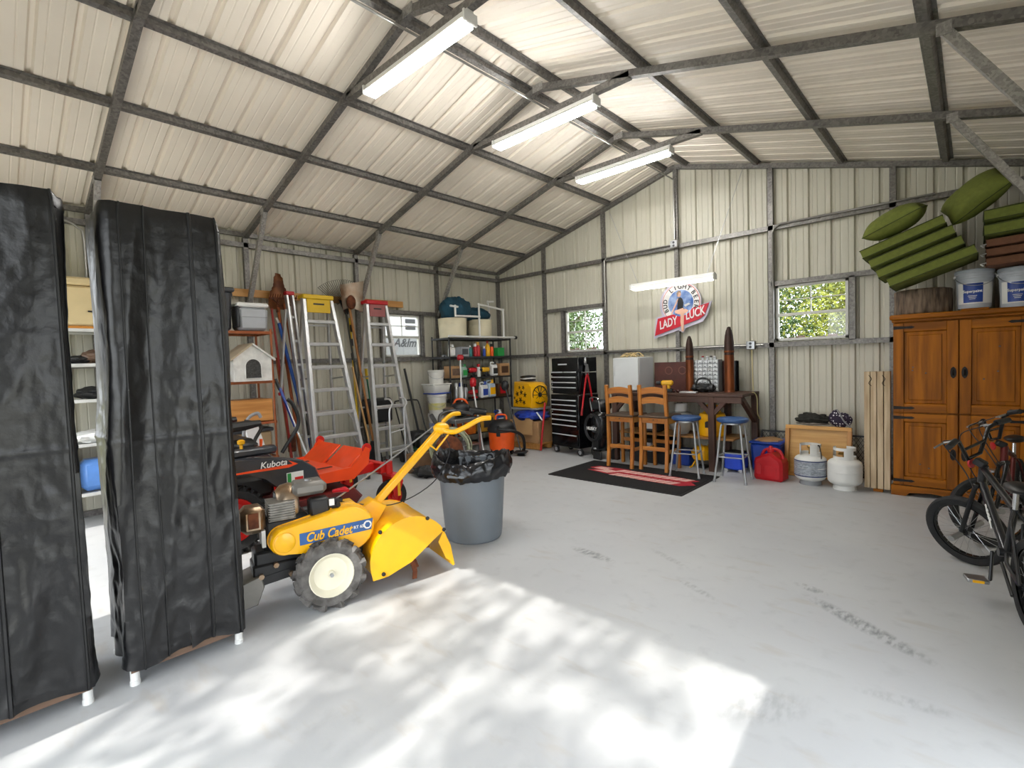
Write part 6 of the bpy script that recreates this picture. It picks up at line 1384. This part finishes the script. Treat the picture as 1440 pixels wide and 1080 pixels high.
# ================================================================== OUTSIDE
GRASS = mat('dry_grass', '8a8558', .95, var=.3, scale=.8, col2='6d7040')
tag(B().box((-3, 4, -.14), (60, 70, .04)).build('ground', GRASS), 'dry grass ground around the building', kind='structure')
tag(B().box((-3.1, -4.6, -.09), (9, 7.8, .06)).build('floor_apron', mat('apron_concrete', 'b9b5ac', .8, var=.1, scale=2)), 'concrete apron in front of the open doorway', kind='structure')
tag(B().box((3.2, 1.8, -.09), (5.2, 6, .06)).build('floor_yard', _mats['apron_concrete']), 'concrete yard strip outside the open bay', kind='structure')
LEAVES = [mat('leaf_yellow_green', '6f7620', .7, var=.3, scale=1.5), mat('leaf_mid_green', '3d5a22', .7, var=.3, scale=1.5), mat('leaf_grey_green', '556a40', .7, var=.3, scale=1.5)]
TRUNK = mat('tree_bark', '5b4a3b', .9, col2='33291f', scale=6)
def tree(label, loc, rx, ry, rz_, zc, n, sz, m, seed, group='trees beyond the building', nc=0, sp=.16):
    rnd = random.Random(seed); t = thing('tree', label, 'tree', loc, group=group); vs = []; fs = []
    cl = [V((rnd.gauss(0, .42)*rx, rnd.gauss(0, .42)*ry, zc+rnd.uniform(-.85, .95)*rz_)) for _ in range(nc or max(8, n//22))]
    for k in range(n):
        c = rnd.choice(cl)+V((rnd.gauss(0, sp)*rx, rnd.gauss(0, sp)*ry, rnd.gauss(0, sp)*rz_))
        a = V((rnd.gauss(0, 1), rnd.gauss(0, 1), rnd.gauss(0, 1))).normalized(); b_ = a.orthogonal().normalized(); s = sz*rnd.uniform(.6, 1.3); i = len(vs)
        vs += [c-a*s, c-b_*s*.5, c+a*s, c+b_*s*.5]; fs.append((i, i+1, i+2, i+3))
    me = bpy.data.meshes.new('foliage'); me.from_pydata(vs, [], fs); me.materials.append(m); f = link('foliage', me, t); f['kind'] = 'stuff'
    b = B(); b.tube([(0, 0, -.12), (.05, 0, zc*.5), (.0, .05, zc)], [.16, .12, .06], 10); b.build('trunk', TRUNK, t)
    for k in range(4): a = k*1.6+seed; B().tube([(0, 0, zc*.55), (rx*.3*math.cos(a), ry*.3*math.sin(a), zc*.85), (rx*.6*math.cos(a), ry*.6*math.sin(a), zc+.2)], [.07, .05, .02], 6).build('branch', TRUNK, t)
tree('bright yellow-green tree seen through the window above the fuel can', (-1.7, 14.4, 0), 1.9, 1.6, 1.5, 2.6, 13000, .05, LEAVES[0], 1)
tree('mid-green tree behind the fence, framed by the window above fuel can', (-4.6, 15.2, 0), 2.1, 1.6, 1.7, 3.0, 13000, .05, LEAVES[1], 2)
tree('grey-green tree in the distance behind the yellow-green tree', (-2.2, 19.5, 0), 4.0, 2.2, 2.6, 4.0, 15000, .07, LEAVES[2], 3)
tree('grey-green tree seen through the window above the tool chest', (-10.4, 13.2, 0), 2.0, 1.5, 1.7, 2.8, 10000, .055, LEAVES[2], 4)
tree('mid-green tree seen through the window above the tool chest', (-12.6, 16.0, 0), 3.0, 1.6, 2.2, 3.3, 12000, .06, LEAVES[1], 5)
tree('leafy shade tree standing before the open doorway', (-1.4, -5.6, 0), 2.6, 1.5, 1.9, 5.5, 3500, .06, LEAVES[1], 8, 'trees before the building', 230, .036)
FEN = wood('dark_fence', '4c3a33', '35271f', 2, .8)
fence = thing('fence', 'dark brown board fence behind the building', 'fence', (-6, 12.4, -.12))
for k in range(75): B().box((-8+k*.2, 0, .95), (.175, .02, 1.88+.06*((k*7) % 3)), bev=.004).build('board', FEN, fence)
for z in (.4, 1.35): B().box((-.6, .03, z), (15, .04, .09)).build('rail', FEN, fence)
t = thing('trailer', 'white travel trailer with grey lettering parked outside the side window', 'trailer', (-9.0, 6.0, -.12), RZ9)
TW = mat('trailer_white', 'b4b6b8', .35, var=.03)
B().box((0, 1.1, 1.75), (6.4, 2.2, 2.5), bev=.12).build('body', TW, t); B().box((0, -.004, 1.55), (6.2, .01, .05)).build('belt_stripe', GREY, t)
LT = mat('trailer_print', '2b2d30', .5); B().box((0, -.006, 1.50), (6.2, .01, 1.35), bev=.004).build('lower_panel', mat('trailer_grey', '77797b', .4, var=.05), t)
for z in (2.40, 2.54): B().box((.47, -.006, z), (.26, .012, .09), bev=.006).build('louvre', LT, t)
text('A&Im', .25, LT, t, (.30, -.014, 2.06), RX90, bold=.006, shear=.35)
B().box((-1.5, -.006, 2.2), (.8, .012, .5), bev=.01).build('trailer_window', BLACKG, t)
for x in (-.5, .5): B().lathe([(0, -.02), (.3, -.02), (.34, .05), (.34, .18), (0, .2)], 24, (x, .02, .34), 'Y').build('wheel', RUBBER, t)
